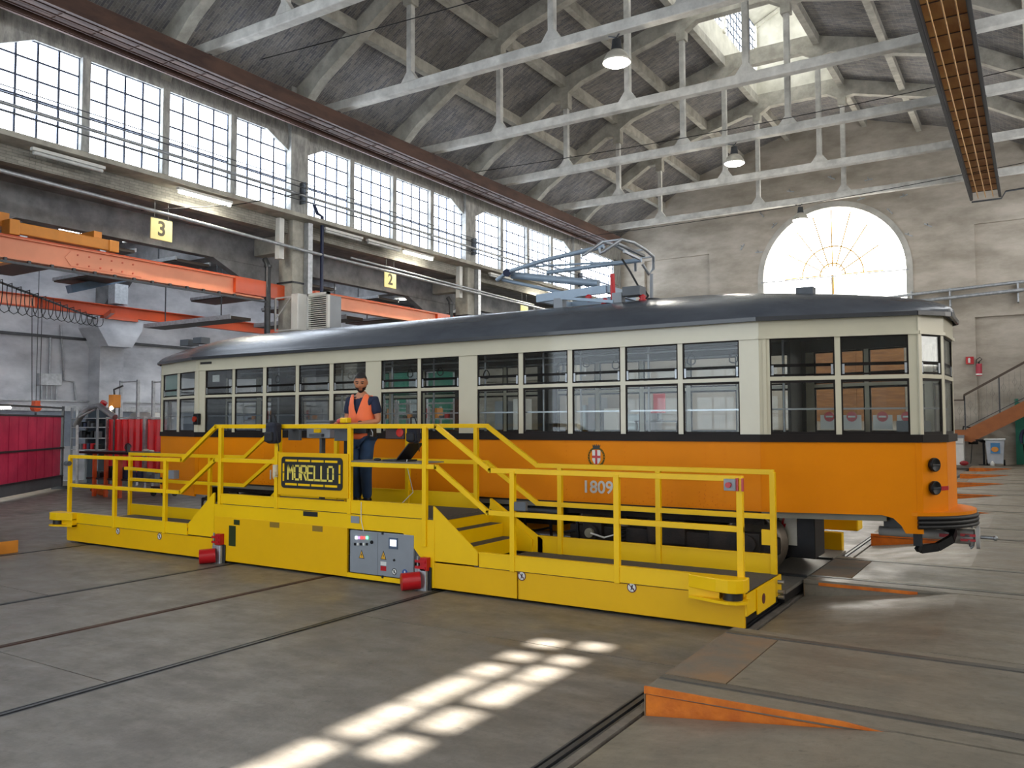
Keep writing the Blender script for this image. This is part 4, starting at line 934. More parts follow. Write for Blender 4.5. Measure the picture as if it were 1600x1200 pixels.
for (px, py, s_) in ((920, 466, .045), (945, 472, .045), (1004, 466, .045)):
    p = ry(px, py, 10.1); put('insulator', MB().lathe([(.02, -.05), (.055, -.02), (.03, 0), (.055, .02), (.02, .05)], p, n=14), red_p, pa)
put('insulator', MB().cyl((-4.78, 10.1, 3.6), (-4.8, 10.12, 3.95), .035, 10), red_p, pa)
m = MB()
for dy in (0, .22):   # collector head: two bowed strips with horns
    hd = [(-5.05, 9.85+0*dy, 4.37)]
def head(off, z_):
    pts = [ry(936, 388, 9.95), ry(938, 396, 9.95), ry(944, 393, 9.97), ry(971, 374, 10.0), ry(990, 379, 10.3), ry(1008, 390, 10.7), ry(1021, 401, 11.0), ry(1021, 420, 11.1), ry(1014, 429, 11.1), ry(1004, 413, 11.0)]
    return [p+Vector((off, 0, z_)) for p in pts]
put('collector_strip', MB().tube(head(0, 0), .022, 8), galv, pa)
put('collector_strip', MB().tube([p+Vector((-.28, .0, .0)) for p in head(0, 0)[1:8]], .022, 8), galv, pa)
m = MB()
for a, b in ((3, 3), (5, 5), (6, 6)): p = head(0, 0)[a]; m.bar(p, p+Vector((-.28, 0, 0)), .03, .02)
m.bar(ry(965, 381, 10.1), ry(1006, 400, 10.8), .05, .03).bar(ry(975, 393, 10.1), ry(1000, 405, 10.7), .03, .03)
put('head_frame', m, steel, pa)
PB('spring_cable', [ry(972, 405, 10.5), ry(985, 425, 10.5), ry(1000, 452, 10.5), ry(1012, 470, 10.4)], .014, black)
PB('lead_cable', [ry(985, 455, 10.3), ry(1005, 450, 10.3), ry(1013, 462, 10.3), ry(1003, 478, 10.3), ry(985, 480, 10.3)], .016, black)
put('roof_socket', MB().lathe([(.04, 0), (.06, .06), (.14, .1), (.14, .14)], (-4.45, 10.6, 3.5), n=16), steel_d, pa)
put('control_box', MB().box(-4.6, -4.35, 10.0, 10.2, 3.62, 3.74), greyd, pa)
put('roof_stand', MB().box(-6.3, -6.2, 10.5, 10.6, 3.5, 3.6).cyl(ry(1018, 428, 10.9), ry(1018, 466, 10.9), .025, 8), greyp, pa)
# ================================================================ THE TRAVERSER
YF, YR = 7.7, 8.9
tv = root('tram_traverser', (-8, 8.3, 0), 'long bright yellow traverser platform with railings in front of the tram', 'traverser')
X0, X1, U0, U1 = -13.6, -2.33, -9.87, -5.95
LZ, UZ = .34, .83
W7 = lambda px, py: ry(px, py, YF)
# lower skirts as separate plates
for a, b in ((X0, -9.88), (-5.96, -4.82), (-4.81, X1)):
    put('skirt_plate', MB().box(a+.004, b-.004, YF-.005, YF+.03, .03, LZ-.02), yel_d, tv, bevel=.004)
m = MB().box(X0+.02, X1-.02, YF+.02, YR, .0+.05, .3); put('chassis', m, blackm, tv)
put('end_plate', MB().box(X1-.01, X1+.015, YF, YR+.03, .14, LZ).box(X0-.015, X0+.01, YF, YR+.03, .05, LZ), yel, tv)
# centre body with the cabinet recess
cb0, cb1 = W7(543, 850).x, W7(660, 850).x
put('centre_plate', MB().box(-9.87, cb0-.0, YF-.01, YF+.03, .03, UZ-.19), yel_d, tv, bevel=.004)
put('upper_fascia', MB().box(-9.87, U1, YF-.008, YF+.03, UZ-.2, UZ-.02).box(cb1-.02, U1, YF-.01, YF+.03, .03, UZ-.19).box(cb0, cb1, YF-.01, YF+.03, .03, .085), yel, tv)
put('recess', MB().box(cb0, cb1, YF+.34, YF+.37, .05, .66).box(cb0, cb1, YF+.03, YF+.35, .045, .06), black, tv)
m = MB().prism([(cb1-.02, .64), (cb1-.3, .64), (cb1-.02, .36)], 'y', YF-.004, YF+.02); put('gusset', m, yel, tv)
m = MB()
for px, py in ((430, 820), (497, 826)): p = W7(px, py); m.box(p.x-.09, p.x+.09, YF-.014, YF-.01, p.z-.035, p.z+.035)
put('handle_recess', m, mat('recess_ochre', '8a6a14', .6), tv)
m = MB(); p = W7(371, 816); m.box(p.x-.06, p.x+.06, YF-.014, YF-.01, p.z-.035, p.z+.035); p = W7(364, 836); m.box(p.x-.07, p.x+.07, YF-.014, YF-.01, p.z-.15, p.z+.13)
put('inspection_window', m, mat('dark_glass', '2f3a1c', .2), tv)
p = W7(486, 803); put('type_plate', MB().box(p.x-.13, p.x+.13, YF-.014, YF-.01, p.z-.03, p.z+.03), black, tv)
p = W7(556, 812); put('grey_plate', MB().box(p.x-.07, p.x+.07, YF-.016, YF-.01, p.z-.04, p.z+.045), greyp, tv)
# decks
for a, b in ((X0, -10.45), (-5.4, X1)): put('lower_deck', MB().box(a, b, YF+.012, YR, .3, LZ), tread, tv)
put('upper_deck', MB().box(U0, U1, YF+.012, YR, UZ-.04, UZ), tread, tv)
# toe boards
def toe(a, b, z0, z1, y): put('toe_board', MB().box(a+.03, b-.03, y-.022 if y < 8 else y, y+.0 if y < 8 else y+.02, z0-(.008 if y < 8 else .02), z1).box(a+.03, b-.03, y-.03 if y < 8 else y-.01, y+.03, z1-.008, z1+.006), yel, tv)
PX = [-13.55, -12.28, -11.0, -9.75, -8.6, -7.28, -6.09, -4.87, -3.62, -2.36]
for a, b in zip(PX[:2], PX[1:3]): toe(a, b, LZ, .49, YF)
toe(PX[2], -10.43, LZ, .49, YF); toe(PX[3], PX[4], UZ, .955, YF); toe(PX[4], PX[5], UZ, .955, YF); toe(PX[5], PX[6], UZ, .98, YF)
toe(-5.34, PX[7], LZ, .49, YF); toe(PX[7], PX[8], LZ, .49, YF); toe(PX[8], PX[9], LZ, .49, YF)
toe(X0-.2, -10.4, LZ-.05, .52, YR); toe(-9.9, -6.2, UZ, 1.02, YR); toe(-5.3, X1-.02, LZ, .54, YR)
# stairs
RS = [(.66, 0), (.5, 1)]
def stair(mir):
    f = (lambda x: x) if not mir else (lambda x: -15.87-x)
    sl = [(-5.97, .97), (-5.96, .97), (-5.34, .49), (-5.34, LZ), (-5.97, LZ)]
    if mir: sl = [(-9.88, .965), (-9.9, .965), (-10.46, .495), (-10.46, LZ), (-9.88, LZ)]
    for y in (YF-.004, YR-.02):
        put('stair_cheek', MB().prism(sl, 'y', y, y+.02), yel, tv)
    tx = [-5.97, -5.78, -5.57, -5.36]; zz = [UZ, .67, .505, LZ]
    for i in range(3):
        xa, xb = f(tx[i]), f(tx[i+1])
        put('stair_riser', MB().box(xa+(0 if not mir else -.01), xa+(.01 if not mir else 0), YF+.03, YR-.02, zz[i+1], zz[i]), yel, tv)
        if i < 2: put('stair_tread', MB().box(min(xa, xb), max(xa, xb), YF+.03, YR-.02, zz[i+1]-.02, zz[i+1]), tread, tv)
stair(False); stair(True)
m = MB().prism([(-6.0, UZ), (-5.96, UZ+.14), (-5.2, .5), (-5.2, LZ), (-6.0, LZ)], 'y', YR-.0, YR+.02); put('stair_cheek', m, yel, tv)
# railings: profiles of 55 mm with each post its own part
def post(x, y, z0, z1): put('post', MB().box(x-.03, x+.03, y-.022, y+.03, z0, z1), yel, tv, bevel=.004)
def railp(name, pts, y, s=.055):
    m = MB()
    for a, b in zip(pts, pts[1:]): m.bar((a[0], y, a[1]), (b[0], y, b[1]), s*.8, s)
    for p in pts[1:-1]: m.box(p[0]-.02, p[0]+.02, y-s*.4, y+s*.4, p[1]-s/2, p[1]+s/2)
    put(name, m, yel, tv, bevel=.003)
T1, T2, M1, M2 = 1.41, 1.905, .94, 1.43
railp('hand_rail', [(X0+.02, T1), (-10.62, T1), (-9.86, T2), (-5.93, T2), (-5.17, T1), (X1, T1)], YF)
railp('mid_rail', [(X0+.02, M1), (-10.64, M1), (-9.88, M2), (-8.62, M2)], YF); railp('mid_rail', [(-7.25, M2), (-5.93, M2), (-5.2, M1), (X1, M1)], YF)
for i, x in enumerate(PX):
    up = 3 <= i <= 6
    post(x, YF-.01, (UZ-.02 if up else LZ-.02) if i != 6 else .5, (T2 if up else T1))
railp('hand_rail', [(-13.78, T1), (-10.7, T1), (-9.95, T2), (-6.03, T2), (-5.27, T1), (X1-.03, T1), ], YR)
railp('mid_rail', [(-13.78, M1+.02), (-10.7, M1+.02), (-9.95, M2), (-6.03, M2), (-5.27, M1), (X1-.03, M1)], YR)
for x, z0, z1 in ((-13.75, .3, T1), (-11.55, LZ, T1), (-9.9, UZ, T2), (-8.7, UZ, T2), (-7.35, UZ, T2), (-6.2, UZ, T2), (-4.95, LZ, T1), (-3.67, LZ, T1), (-2.38, LZ-.03, T1)): post(x, YR, z0, z1)
railp('gate_rail', [(-13.75, 1.16), (-12.4, 1.13)], YR-.1)
put('grey_latch', MB().box(-12.45, -12.3, YR-.14, YR-.04, 1.02, 1.16), greyp, tv)
put('rail_bracket', MB().box(-2.5, -2.4, YR-.02, YR+.02, .64, .8), yel, tv)
# name board
nb0, nb1 = W7(437, 740).x, W7(548, 740).x
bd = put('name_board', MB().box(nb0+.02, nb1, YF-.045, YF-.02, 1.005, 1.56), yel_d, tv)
lx, lz, hw_, hh = (nb0+nb1)/2+.0, W7(491, 739).z, .55, .205
def rr_(m, cx_, cz_, w_, h_, r_, y0_, y1_):
    pts = []
    for (sx, sz, a0) in ((1, 1, 0), (-1, 1, 90), (-1, -1, 180), (1, -1, 270)):
        for i in range(5): a = math.radians(a0+i*22.5); pts.append((cx_+sx*(w_-r_)+r_*math.cos(a), cz_+sz*(h_-r_)+r_*math.sin(a)))
    m.prism(pts, 'y', y0_, y1_)
m = MB(); rr_(m, lx, lz, hw_, hh, .05, YF-.055, YF-.045); put('black_field', m, black, bd)
m = MB()
for i in range(4):
    a = lx-.47+i*.24
    for s in (-1, 1): m.box(a, a+.215, YF-.059, YF-.055, lz+s*.155-.014, lz+s*.155+.014)
for s in (-1, 1):
    for t in (-1, 1): m.box(lx+s*.505-.014, lx+s*.505+.014, YF-.059, YF-.055, lz+t*.062-.055, lz+t*.062+.055)
put('dashed_border', m, yel, bd)
# stencil letters
LT = {'M': [(0,0,0,6),(4,0,4,6),(0,6,2,3),(4,6,2,3)], 'O': [(0,.8,0,2.6),(0,3.4,0,5.2),(4,.8,4,2.6),(4,3.4,4,5.2),(.8,0,3.2,0),(.8,6,3.2,6)], 'R': [(0,0,0,2.2),(0,3,0,6),(.2,6,3.4,6),(4,5.6,4,3.6),(1,3,3.6,3),(2,3,4,0)],
      'E': [(0,0,0,6),(0,6,4,6),(0,0,4,0),(.6,3,3.4,3)], 'L': [(0,0,0,6),(0,0,4,0)]}
m = MB(); s_ = .029; wL = .126; x_ = lx-.42
for ch in 'MORELLO':
    for (a, b, c, d_) in LT[ch]:
        k_ = .02; m.bar((x_+a*wL/5.6, YF-.058, lz-.09+b*.18/6), (x_+c*wL/5.6, YF-.058, lz-.09+d_*.18/6), .008, .026, (0, 1, 0)) if False else None
        p_, q_ = Vector((x_+a*wL/5.6, 0, lz-.088+b*.176/6)), Vector((x_+c*wL/5.6, 0, lz-.088+d_*.176/6)); dd = (q_-p_).normalized(); nn_ = Vector((-dd.z, 0, dd.x))*.0125
        p_ -= dd*.008; q_ += dd*.008
        m.prism([((v).x, (v).z) for v in (p_-nn_, q_-nn_, q_+nn_, p_+nn_)], 'y', YF-.060, YF-.055)
    x_ += wL*(.95 if ch != 'M' else 1.0)
put('lettering', m, mat('letter_yellow', 'e4cf5a', .5), bd)
# control cabinet
cx0, cx1 = W7(545, 850).x, W7(645, 850).x
cz1 = .615
cab = put('control_cabinet', MB().box(cx0+.03, cx1+.02, YF-.01, YF+.32, .095, cz1), greyp, tv, bevel=.006)
put('cabinet_cover', MB().prism([(cx1+.02, .095), (cx1+.1, .12), (cx1+.1, .45), (cx1+.02, .615)], 'y', YF+.02, YF+.3), greyd, cab)
dx = W7(591, 850).x; put('door_gap', MB().box(dx-.002, dx+.002, YF-.0115, YF-.009, .1, .61), greyd, cab)
def onc(px, py): p = W7(px, py); return p.x, p.z
x, z = onc(616.5, 849); put('display_bezel', MB().box(x-.075, x+.06, YF-.02, YF-.01, z-.065, z+.065), mat('bezel_blue', '4a5a70', .4), cab)
put('display', MB().box(x-.055, x+.045, YF-.0215, YF-.019, z-.032, z+.045), emis('screen_white', (.85, .9, 1), .9), cab)
for i, (c_, e_) in enumerate((((.8, .9, 1), 4), ((.5, .3, .6), 1), ((1, .05, .05), 2), ((.9, .1, .1), 1), ((.1, 1, .3), 4))):
    x, z = onc(558+i*4.2, 840); put('lamp_button', MB().box(x-.013, x+.013, YF-.022, YF-.01, z-.016, z+.016), emis('lampb%d' % i, c_, e_), cab)
for i in range(5):
    x, z = onc(556+i*4.6, 850); put('switch', MB().box(x-.014, x+.014, YF-.02, YF-.01, z-.016, z+.016), blackm if i % 2 == 0 else white_p, cab)
x, z = onc(582, 847); put('key_lock', MB().cyl((x, YF-.02, z), (x, YF-.01, z), .022, 16), blackm, cab)
x, z = onc(617, 875); put('black_knob', MB().cyl((x, YF-.02, z), (x, YF-.01, z), .015, 12), black, cab)
for px, py in ((599, 833), (599, 901)): x, z = onc(px, py); put('hinge', MB().box(x-.012, x+.012, YF-.02, YF-.01, z-.016, z+.016), black, cab)
wy = mat('warning_yellow', 'e0a92a', .5)
for px, py in ((566, 866), (600, 867.5)):
    x, z = onc(px, py); st = put('warning_triangle', MB().prism([(x-.046, z-.05), (x+.046, z-.05), (x, z+.055)], 'y', YF-.0125, YF-.01), black, cab)
    put('triangle_fill', MB().prism([(x-.036, z-.043), (x+.036, z-.043), (x, z+.04)], 'y', YF-.0135, YF-.0125), wy, cab)
    put('triangle_flash', MB().prism([(x+.006, z+.022), (x-.012, z-.008), (x-.001, z-.008), (x-.006, z-.035), (x+.012, z+.0), (x+.002, z+.0)], 'y', YF-.0145, YF-.0135), black, cab)
x, z = onc(600, 880); put('white_label', MB().box(x-.045, x+.045, YF-.0125, YF-.01, z-.025, z+.02), white_p, cab); x, z = onc(600, 888); put('red_label', MB().box(x-.045, x+.045, YF-.0125, YF-.01, z-.028, z+.028), red_p, cab)
def disc(name, x, y, z, r_, rim, face, bar, parent):
    d_ = put(name, MB().cyl((x, y-.002, z), (x, y, z), r_, 24), rim, parent)
    put(name+'_face', MB().cyl((x, y-.003, z), (x, y-.002, z), r_*.8, 24), face, parent)
    m = MB().sphere((x+r_*.1, y-.003, z+r_*.35), r_*.16, 8, (1, .1, 1)).box(x-r_*.15, x+r_*.2, y-.0045, y-.003, z-r_*.25, z+r_*.25)
    m.add([(x-r_*.3, y-.004, z-r_*.55), (x-r_*.1, y-.004, z-r_*.55), (x+r_*.1, y-.004, z-.1*r_), (x-r_*.05, y-.004, z-.1*r_)], [(0, 1, 2, 3)]).box(x, x+r_*.5, y-.0045, y-.003, z-r_*.3, z-r_*.15)
    put('pictogram', m, black, parent)
    if bar: put('slash', MB().bar((x-r_*.6, y-.006, z+r_*.6), (x+r_*.6, y-.006, z-r_*.6), .002, r_*.16, (0, 0, 1)), rim, parent)
mar = mat('sign_rim', '5a1c26', .5)
x, z = onc(617, 893); disc('cabinet_disc', x, YF-.01, z, .04, black, white_p, True, cab)
x, z = onc(633.5, 895); put('blue_disc', MB().cyl((x, YF-.0125, z), (x, YF-.01, z), .042, 24), mat('sign_blue', '1d4a94', .4), cab)
put('boot_symbol', MB().prism([(x-.012, z+.026), (x+.01, z+.026), (x+.01, z-.006), (x+.03, z-.016), (x+.03, z-.026), (x-.012, z-.026)], 'y', YF-.0135, YF-.0125), white_p, cab)
for px, py, yy in ((184, 830, YF-.005), (249, 838, YF-.005), (290, 827, YF-.008), (756, 873, YF-.008), (815, 900, YF-.005), (987, 918, YF-.005)):
    p = ry(px, py, yy-.004); disc('no_step_sign', p.x, yy-.0005, p.z, .052, mar, white_p, True, tv)
# red sockets with hanging brackets
for px, py, bx_ in ((338, 868, 348), (654, 906, 668)):
    p = W7(px+2, py-2)
    so = put('power_socket', MB().cyl((p.x-.08, YF-.24, p.z-.01), (p.x+.06, YF-.08, p.z), .1, 24), red_p, tv, bevel=.01, label='large red capped power socket')
    put('socket_plate', MB().box(p.x-.02, p.x+.15, YF-.08, YF-.03, p.z-.13, p.z+.14), galv, so, bevel=.01); put('rubber_gasket', MB().box(p.x+.02, p.x+.19, YF-.035, YF-.008, p.z-.16, p.z+.15), black, so, bevel=.02)
    q = W7(bx_-2, py-28)
    rb = put('red_bracket', MB().box(q.x-.03, q.x+.07, YF-.08, YF-.01, q.z-.09, q.z+.06).box(q.x-.1, q.x+.05, YF-.09, YF-.05, q.z+.0, q.z+.03).box(q.x-.1, q.x+.05, YF-.09, YF-.05, q.z-.07, q.z-.04), red_p, tv)
    put('bracket_screw', MB().cyl((q.x-.07, YF-.07, q.z-.12), (q.x-.07, YF-.07, q.z+.07), .014, 8), steel, rb)
# laser scanner guards at both lower corners
def guard(xc, s):
    p0 = []
    def outl(r_): return [(xc-s*.42, YF-.02), (xc-s*.42, YF-.1), (xc-s*.12, YF-.2)]+[(xc+r_*math.sin(a)*s, YF-.08-r_*math.cos(a)) for a in [math.radians(t) for t in (0, 30, 60, 90, 120)]]+[(xc+s*.13, YF+.02)]
    g = put('scanner_guard', MB().prism(outl(.14), 'z', .375, .5 if s > 0 else .5), yel, tv, bevel=.008, label='yellow hooded laser scanner guard')
    put('guard_lower', MB().prism(outl(.145), 'z', .275, .3), yel, g); put('guard_back', MB().box(min(xc-s*.42, xc-s*.12), max(xc-s*.42, xc-s*.12), YF-.1, YF-.02, .27, .4), yel, g)
    put('scanner', MB().cyl((xc, YF-.08, .3), (xc, YF-.08, .37), .09, 20), black, g)
guard(-2.42, 1); guard(-13.72, -1)
put('hinged_plate', MB().box(X1+.015, X1+.03, YF+.3, YR-.25, .1, .34), yel, tv, bevel=.004)
p = Vector((X1+.035, YF+.5, .22)); put('end_sign', MB().cyl(p, p+Vector((-.006, 0, 0)), .05, 20), mar, tv)
m = MB()
for z in (.15, .2, .3): m.cyl((X1+.04, YR-.2, z), (X1+.1, YR-.2, z), .022, 10)
put('end_bolt', m, steel, tv)
# emergency stop and reflectors on the right railing
p = W7(1144, 757); es = put('emergency_stop', MB().box(p.x-.06, p.x+.05, YF-.07, YF-.02, p.z-.055, p.z+.055), greyp, tv, bevel=.006)
put('stop_button', MB().cyl((p.x-.01, YF-.1, p.z), (p.x-.01, YF-.07, p.z), .026, 16), red_p, es)
p = W7(1159, 757); put('reflector', MB().box(p.x-.045, p.x-.02, YF-.05, YF-.03, p.z-.06, p.z+.06).box(p.x+.01, p.x+.03, YF-.05, YF-.03, p.z-.06, p.z+.06), red_p, es)
p = W7(815, 791); put('grey_socket', MB().box(p.x-.07, p.x+.08, YF-.05, YF-.0, p.z-.05, p.z+.05), greyd, tv, bevel=.01)
put('left_lock', MB().cyl((X0+.02, YF-.06, 1.3), (X0+.12, YF-.06, 1.3), .04, 12), greyd, tv)
# bridge part under the tram
put('track_bed', MB().box(-14.3, X1+.04, YR+.05, 12.2, .04, .13), blackm, tv)
for c_ in (TC-.72, TC+.72): put('bed_rail', MB().box(-14.3, X1+.05, c_-.035, c_+.035, .13, TZ+.003), steel_d, tv)
cw = mat('checker_dark', '77736b', .5, .3, scale=20)
put('checker_plate', MB().box(-2.8, -2.28, YR+.08, 12.2, .13, TZ-.02), cw, tv)
put('rear_side_beam', MB().box(-14.3, X1, 12.2, 12.35, .04, .4), yel, tv)
for x in (-13.8, ry(1316, 835, 12.5).x): put('rear_scanner_guard', MB().box(x-.24, x+.24, 12.35, 12.7, .42, .72), yel, tv, bevel=.02)
m = MB().box(-6.9, -5.5, 9.05, 9.35, .3, .5); put('cable_chest', m, greyd, tv)
# work shelf and equipment hung on the railing
sh0, sh1 = W7(541, 720).x, W7(660, 720).x
put('work_shelf', MB().box(sh0-.02, sh1, YF-.02, YF+.42, 1.46, 1.475), mat('shelf_grey', '7d7568', .5), tv)
# ================================================================ THE MAN ON THE PLATFORM
skin_m = mat('skin', 'b87a58', .5, var=.05, spec=.4); hair_m = mat('hair', '1a1412', .7); beard_m = mat('beard', '2b1d17', .8)
navy = mat('navy_cotton', '1f2740', .85, var=.12); jeans = mat('blue_workwear', '27405f', .85, var=.12, scale=9); vest_m = mat('orange_vest', (.95, .17, .045), .6, var=.05)
vest_m.node_tree.nodes['Principled BSDF'].inputs['Sheen Weight'].default_value = .3
def skin_mesh(name, verts, edges, rad, level=2):
    me = bpy.data.meshes.new(name); me.from_pydata(verts, edges, []); o = bpy.data.objects.new(name+'_t', me); COL.objects.link(o)
    md = o.modifiers.new('s', 'SKIN'); md.use_smooth_shade = True
    sv = me.skin_vertices[0].data
    for i, r in enumerate(rad): sv[i].radius = r if isinstance(r, tuple) else (r, r)
    sv[0].use_root = True
    sd = o.modifiers.new('d', 'SUBSURF'); sd.levels = level; sd.render_levels = level
    bpy.context.view_layer.update(); dg = bpy.context.evaluated_depsgraph_get(); out = bpy.data.meshes.new_from_object(o.evaluated_get(dg))
    bpy.data.objects.remove(o); return out
pf = ry(562, 782, 8.32); PX_, PY_ = pf.x+.03, 8.32
cdir = Vector((-PX_, -PY_, 0)).normalized(); rdir = Vector((-cdir.y, cdir.x, 0))
ang = math.radians(-32); fdir = (cdir*math.cos(ang)+rdir*math.sin(ang)).normalized(); ldir = Vector((-fdir.y, fdir.x, 0))
MT = Matrix(((ldir.x, -fdir.x, 0, PX_), (ldir.y, -fdir.y, 0, PY_), (0, 0, 1, UZ), (0, 0, 0, 1)))
man = root('person', (PX_, PY_, UZ), 'man with beard in an orange safety vest standing on the yellow platform', 'person')
def mput(name, me, m):
    me.transform(MT); me.materials.clear(); return put(name, me, m, man)
J = {'pel': (0, 0, .95), 'wa': (0, .0, 1.10), 'ch': (0, .0, 1.29), 'uc': (0, .01, 1.40), 'nk': (0, .0, 1.49), 'hd': (0, -.015, 1.56),
     'lh': (.09, 0, .87), 'lk': (.085, -.03, .48), 'la': (.08, .02, .09), 'lt': (.09, -.13, .04), 'rh': (-.09, 0, .87), 'rk': (-.08, -.02, .48), 'ra': (-.075, .02, .09), 'rt': (-.09, -.13, .04),
     'ls': (.19, .01, 1.42), 'le': (.25, .02, 1.14), 'lw': (.05, -.21, 1.10), 'rs': (-.19, .01, 1.42), 're': (-.23, -.0, 1.15), 'rw': (-.27, -.24, 1.10)}
def chain(names, edges, rad): idx = {n: i for i, n in enumerate(names)}; return [J[n] for n in names], [(idx[a], idx[b]) for a, b in edges], rad
n_ = ['pel', 'wa', 'ch', 'uc', 'nk', 'hd', 'lh', 'lk', 'la', 'lt', 'rh', 'rk', 'ra', 'rt', 'ls', 'le', 'lw', 'rs', 're', 'rw']
e_ = [('pel', 'wa'), ('wa', 'ch'), ('ch', 'uc'), ('uc', 'nk'), ('nk', 'hd'), ('pel', 'lh'), ('lh', 'lk'), ('lk', 'la'), ('la', 'lt'), ('pel', 'rh'), ('rh', 'rk'), ('rk', 'ra'), ('ra', 'rt'), ('uc', 'ls'), ('ls', 'le'), ('le', 'lw'), ('uc', 'rs'), ('rs', 're'), ('re', 'rw')]
r_ = [(.13, .1), (.135, .1), (.15, .11), (.12, .09), .06, .055, .085, .06, .04, .03, .085, .06, .04, .03, .06, .046, .03, .06, .046, .03]
v, e, r__ = chain(n_, e_, r_); body = skin_mesh('body', v, e, r__)
bb = bmesh.new(); bb.from_mesh(body); bpy.data.meshes.remove(body)
def addmb(mb_):
    t = mb_.mesh('t'); bb.from_mesh(t); bpy.data.meshes.remove(t)
# hands: palm, four fingers of unequal length and a thumb leaving the side of the palm
def hand(w, d, side_, up):
    w, d, side_, up = Vector(w), Vector(d).normalized(), Vector(side_).normalized(), Vector(up).normalized()
    h = MB(); h.bar(w-d*.01, w+d*.085, .075, .028, up)
    for i, L_ in enumerate((.062, .075, .07, .055)):
        b = w+d*.08+side_*(.03-.02*i); k1 = b+d*L_*.45; k2 = k1+(d*.5-up*.6).normalized()*L_*.35; k3 = k2+(d*.1-up).normalized()*L_*.25; h.tube([b, k1, k2, k3], .009, 7, r2=.007)
    b = w+d*.03+side_*.036; h.tube([b, b+side_*.03+d*.02-up*.01, b+side_*.035+d*.05-up*.025], .011, 7, r2=.009)
    addmb(h)
hand((.05, -.21, 1.10), (-.95, -.25, -.05), (.2, -.9, .3), (0, .3, 1)); hand((-.27, -.24, 1.10), (-.3, -.9, -.15), (.9, -.3, 0), (0, 0, 1))
# head, turned down to the left
hq = Matrix.Translation((0, -.02, 1.545)) @ Matrix.Rotation(math.radians(24), 4, 'Z') @ Matrix.Rotation(math.radians(18), 4, 'X') @ Matrix.Scale(1.1, 4)
def headmesh(scale=1.0, f=None):
    vs, fs = [], []; n1, n2 = 28, 20
    for i in range(n2+1):
        th = math.pi*i/n2
        for k in range(n1):
            ph = 2*math.pi*k/n1; x = math.sin(th)*math.sin(ph); y = -math.sin(th)*math.cos(ph); z = math.cos(th)
            w_ = .077; dpt = .098; X_ = x*w_; Y_ = y*dpt; Z_ = z*.122+.105
            if z < 0: X_ *= 1-.32*(-z)**1.4; Y_ = Y_*(1-.16*(-z)) - (.012*(-z) if y < 0 else -.0)
            if y < 0 and abs(x) < .28 and -.28 < z < .18: Y_ -= .019*(1-abs(x)/.28)*(1-abs(z+.12)/.32 if abs(z+.12) < .32 else 0)   # nose
            if y < -.6 and .02 < z < .22 and .12 < abs(x) < .6: Y_ += .010      # eye sockets
            if y < -.5 and .22 <= z < .34: Y_ -= .004                            # brow
            vs.append((X_*scale, Y_*scale, (Z_-.1)*scale+.1)); 
    for i in range(n2):
        for k in range(n1): 
            q = (i*n1+k, (i+1)*n1+k, (i+1)*n1+(k+1) % n1, i*n1+(k+1) % n1)
            if f is None or f(vs[q[0]], vs[q[2]]): fs.append(q)
    h = MB(); h.v = vs; h.f = fs; h.sm = [True]*len(fs); return h
hm = headmesh(); 
for s in (-1, 1): hm.sphere((s*.078, .012, .105), .02, 10, (.45, .8, 1.5))
hm.v = [tuple(hq @ Vector(p)) for p in hm.v]; addmb(hm)
body = bpy.data.meshes.new('body'); bb.to_mesh(body); bb.free(); body.polygons.foreach_set('use_smooth', [True]*len(body.polygons)); mput('body', body, skin_m)
def hput(name, mb_, m): mb_.v = [tuple(hq @ Vector(p)) for p in mb_.v]; return mput(name, mb_.mesh(name), m)
hput('hair', headmesh(1.07, lambda a, b: (min(a[2], b[2]) > .155 and not (a[1] < -.05 and a[2] < .185)) or (a[1] > .012 and a[2] > .07)), hair_m)
hput('beard', headmesh(1.035, lambda a, b: a[1] < .02 and a[2] < .075 and not (abs(a[0]) < .02 and .045 < a[2] < .06) and not (abs(a[0]) < .03 and a[2] > .062)), beard_m)['kind'] = 'stuff'
m = MB()
for s in (-1, 1): m.sphere((s*.03, -.086, .118), .010, 8, (1.5, .5, .6)); m.bar((s*.014, -.098, .142), (s*.05, -.088, .144), .006, .008)
hput('eyes_and_brows', m, hair_m)
m = MB().box(-.022, .022, -.106, -.100, .056, .061); hput('mouth', m, mat('lip', '7a3b32', .6))
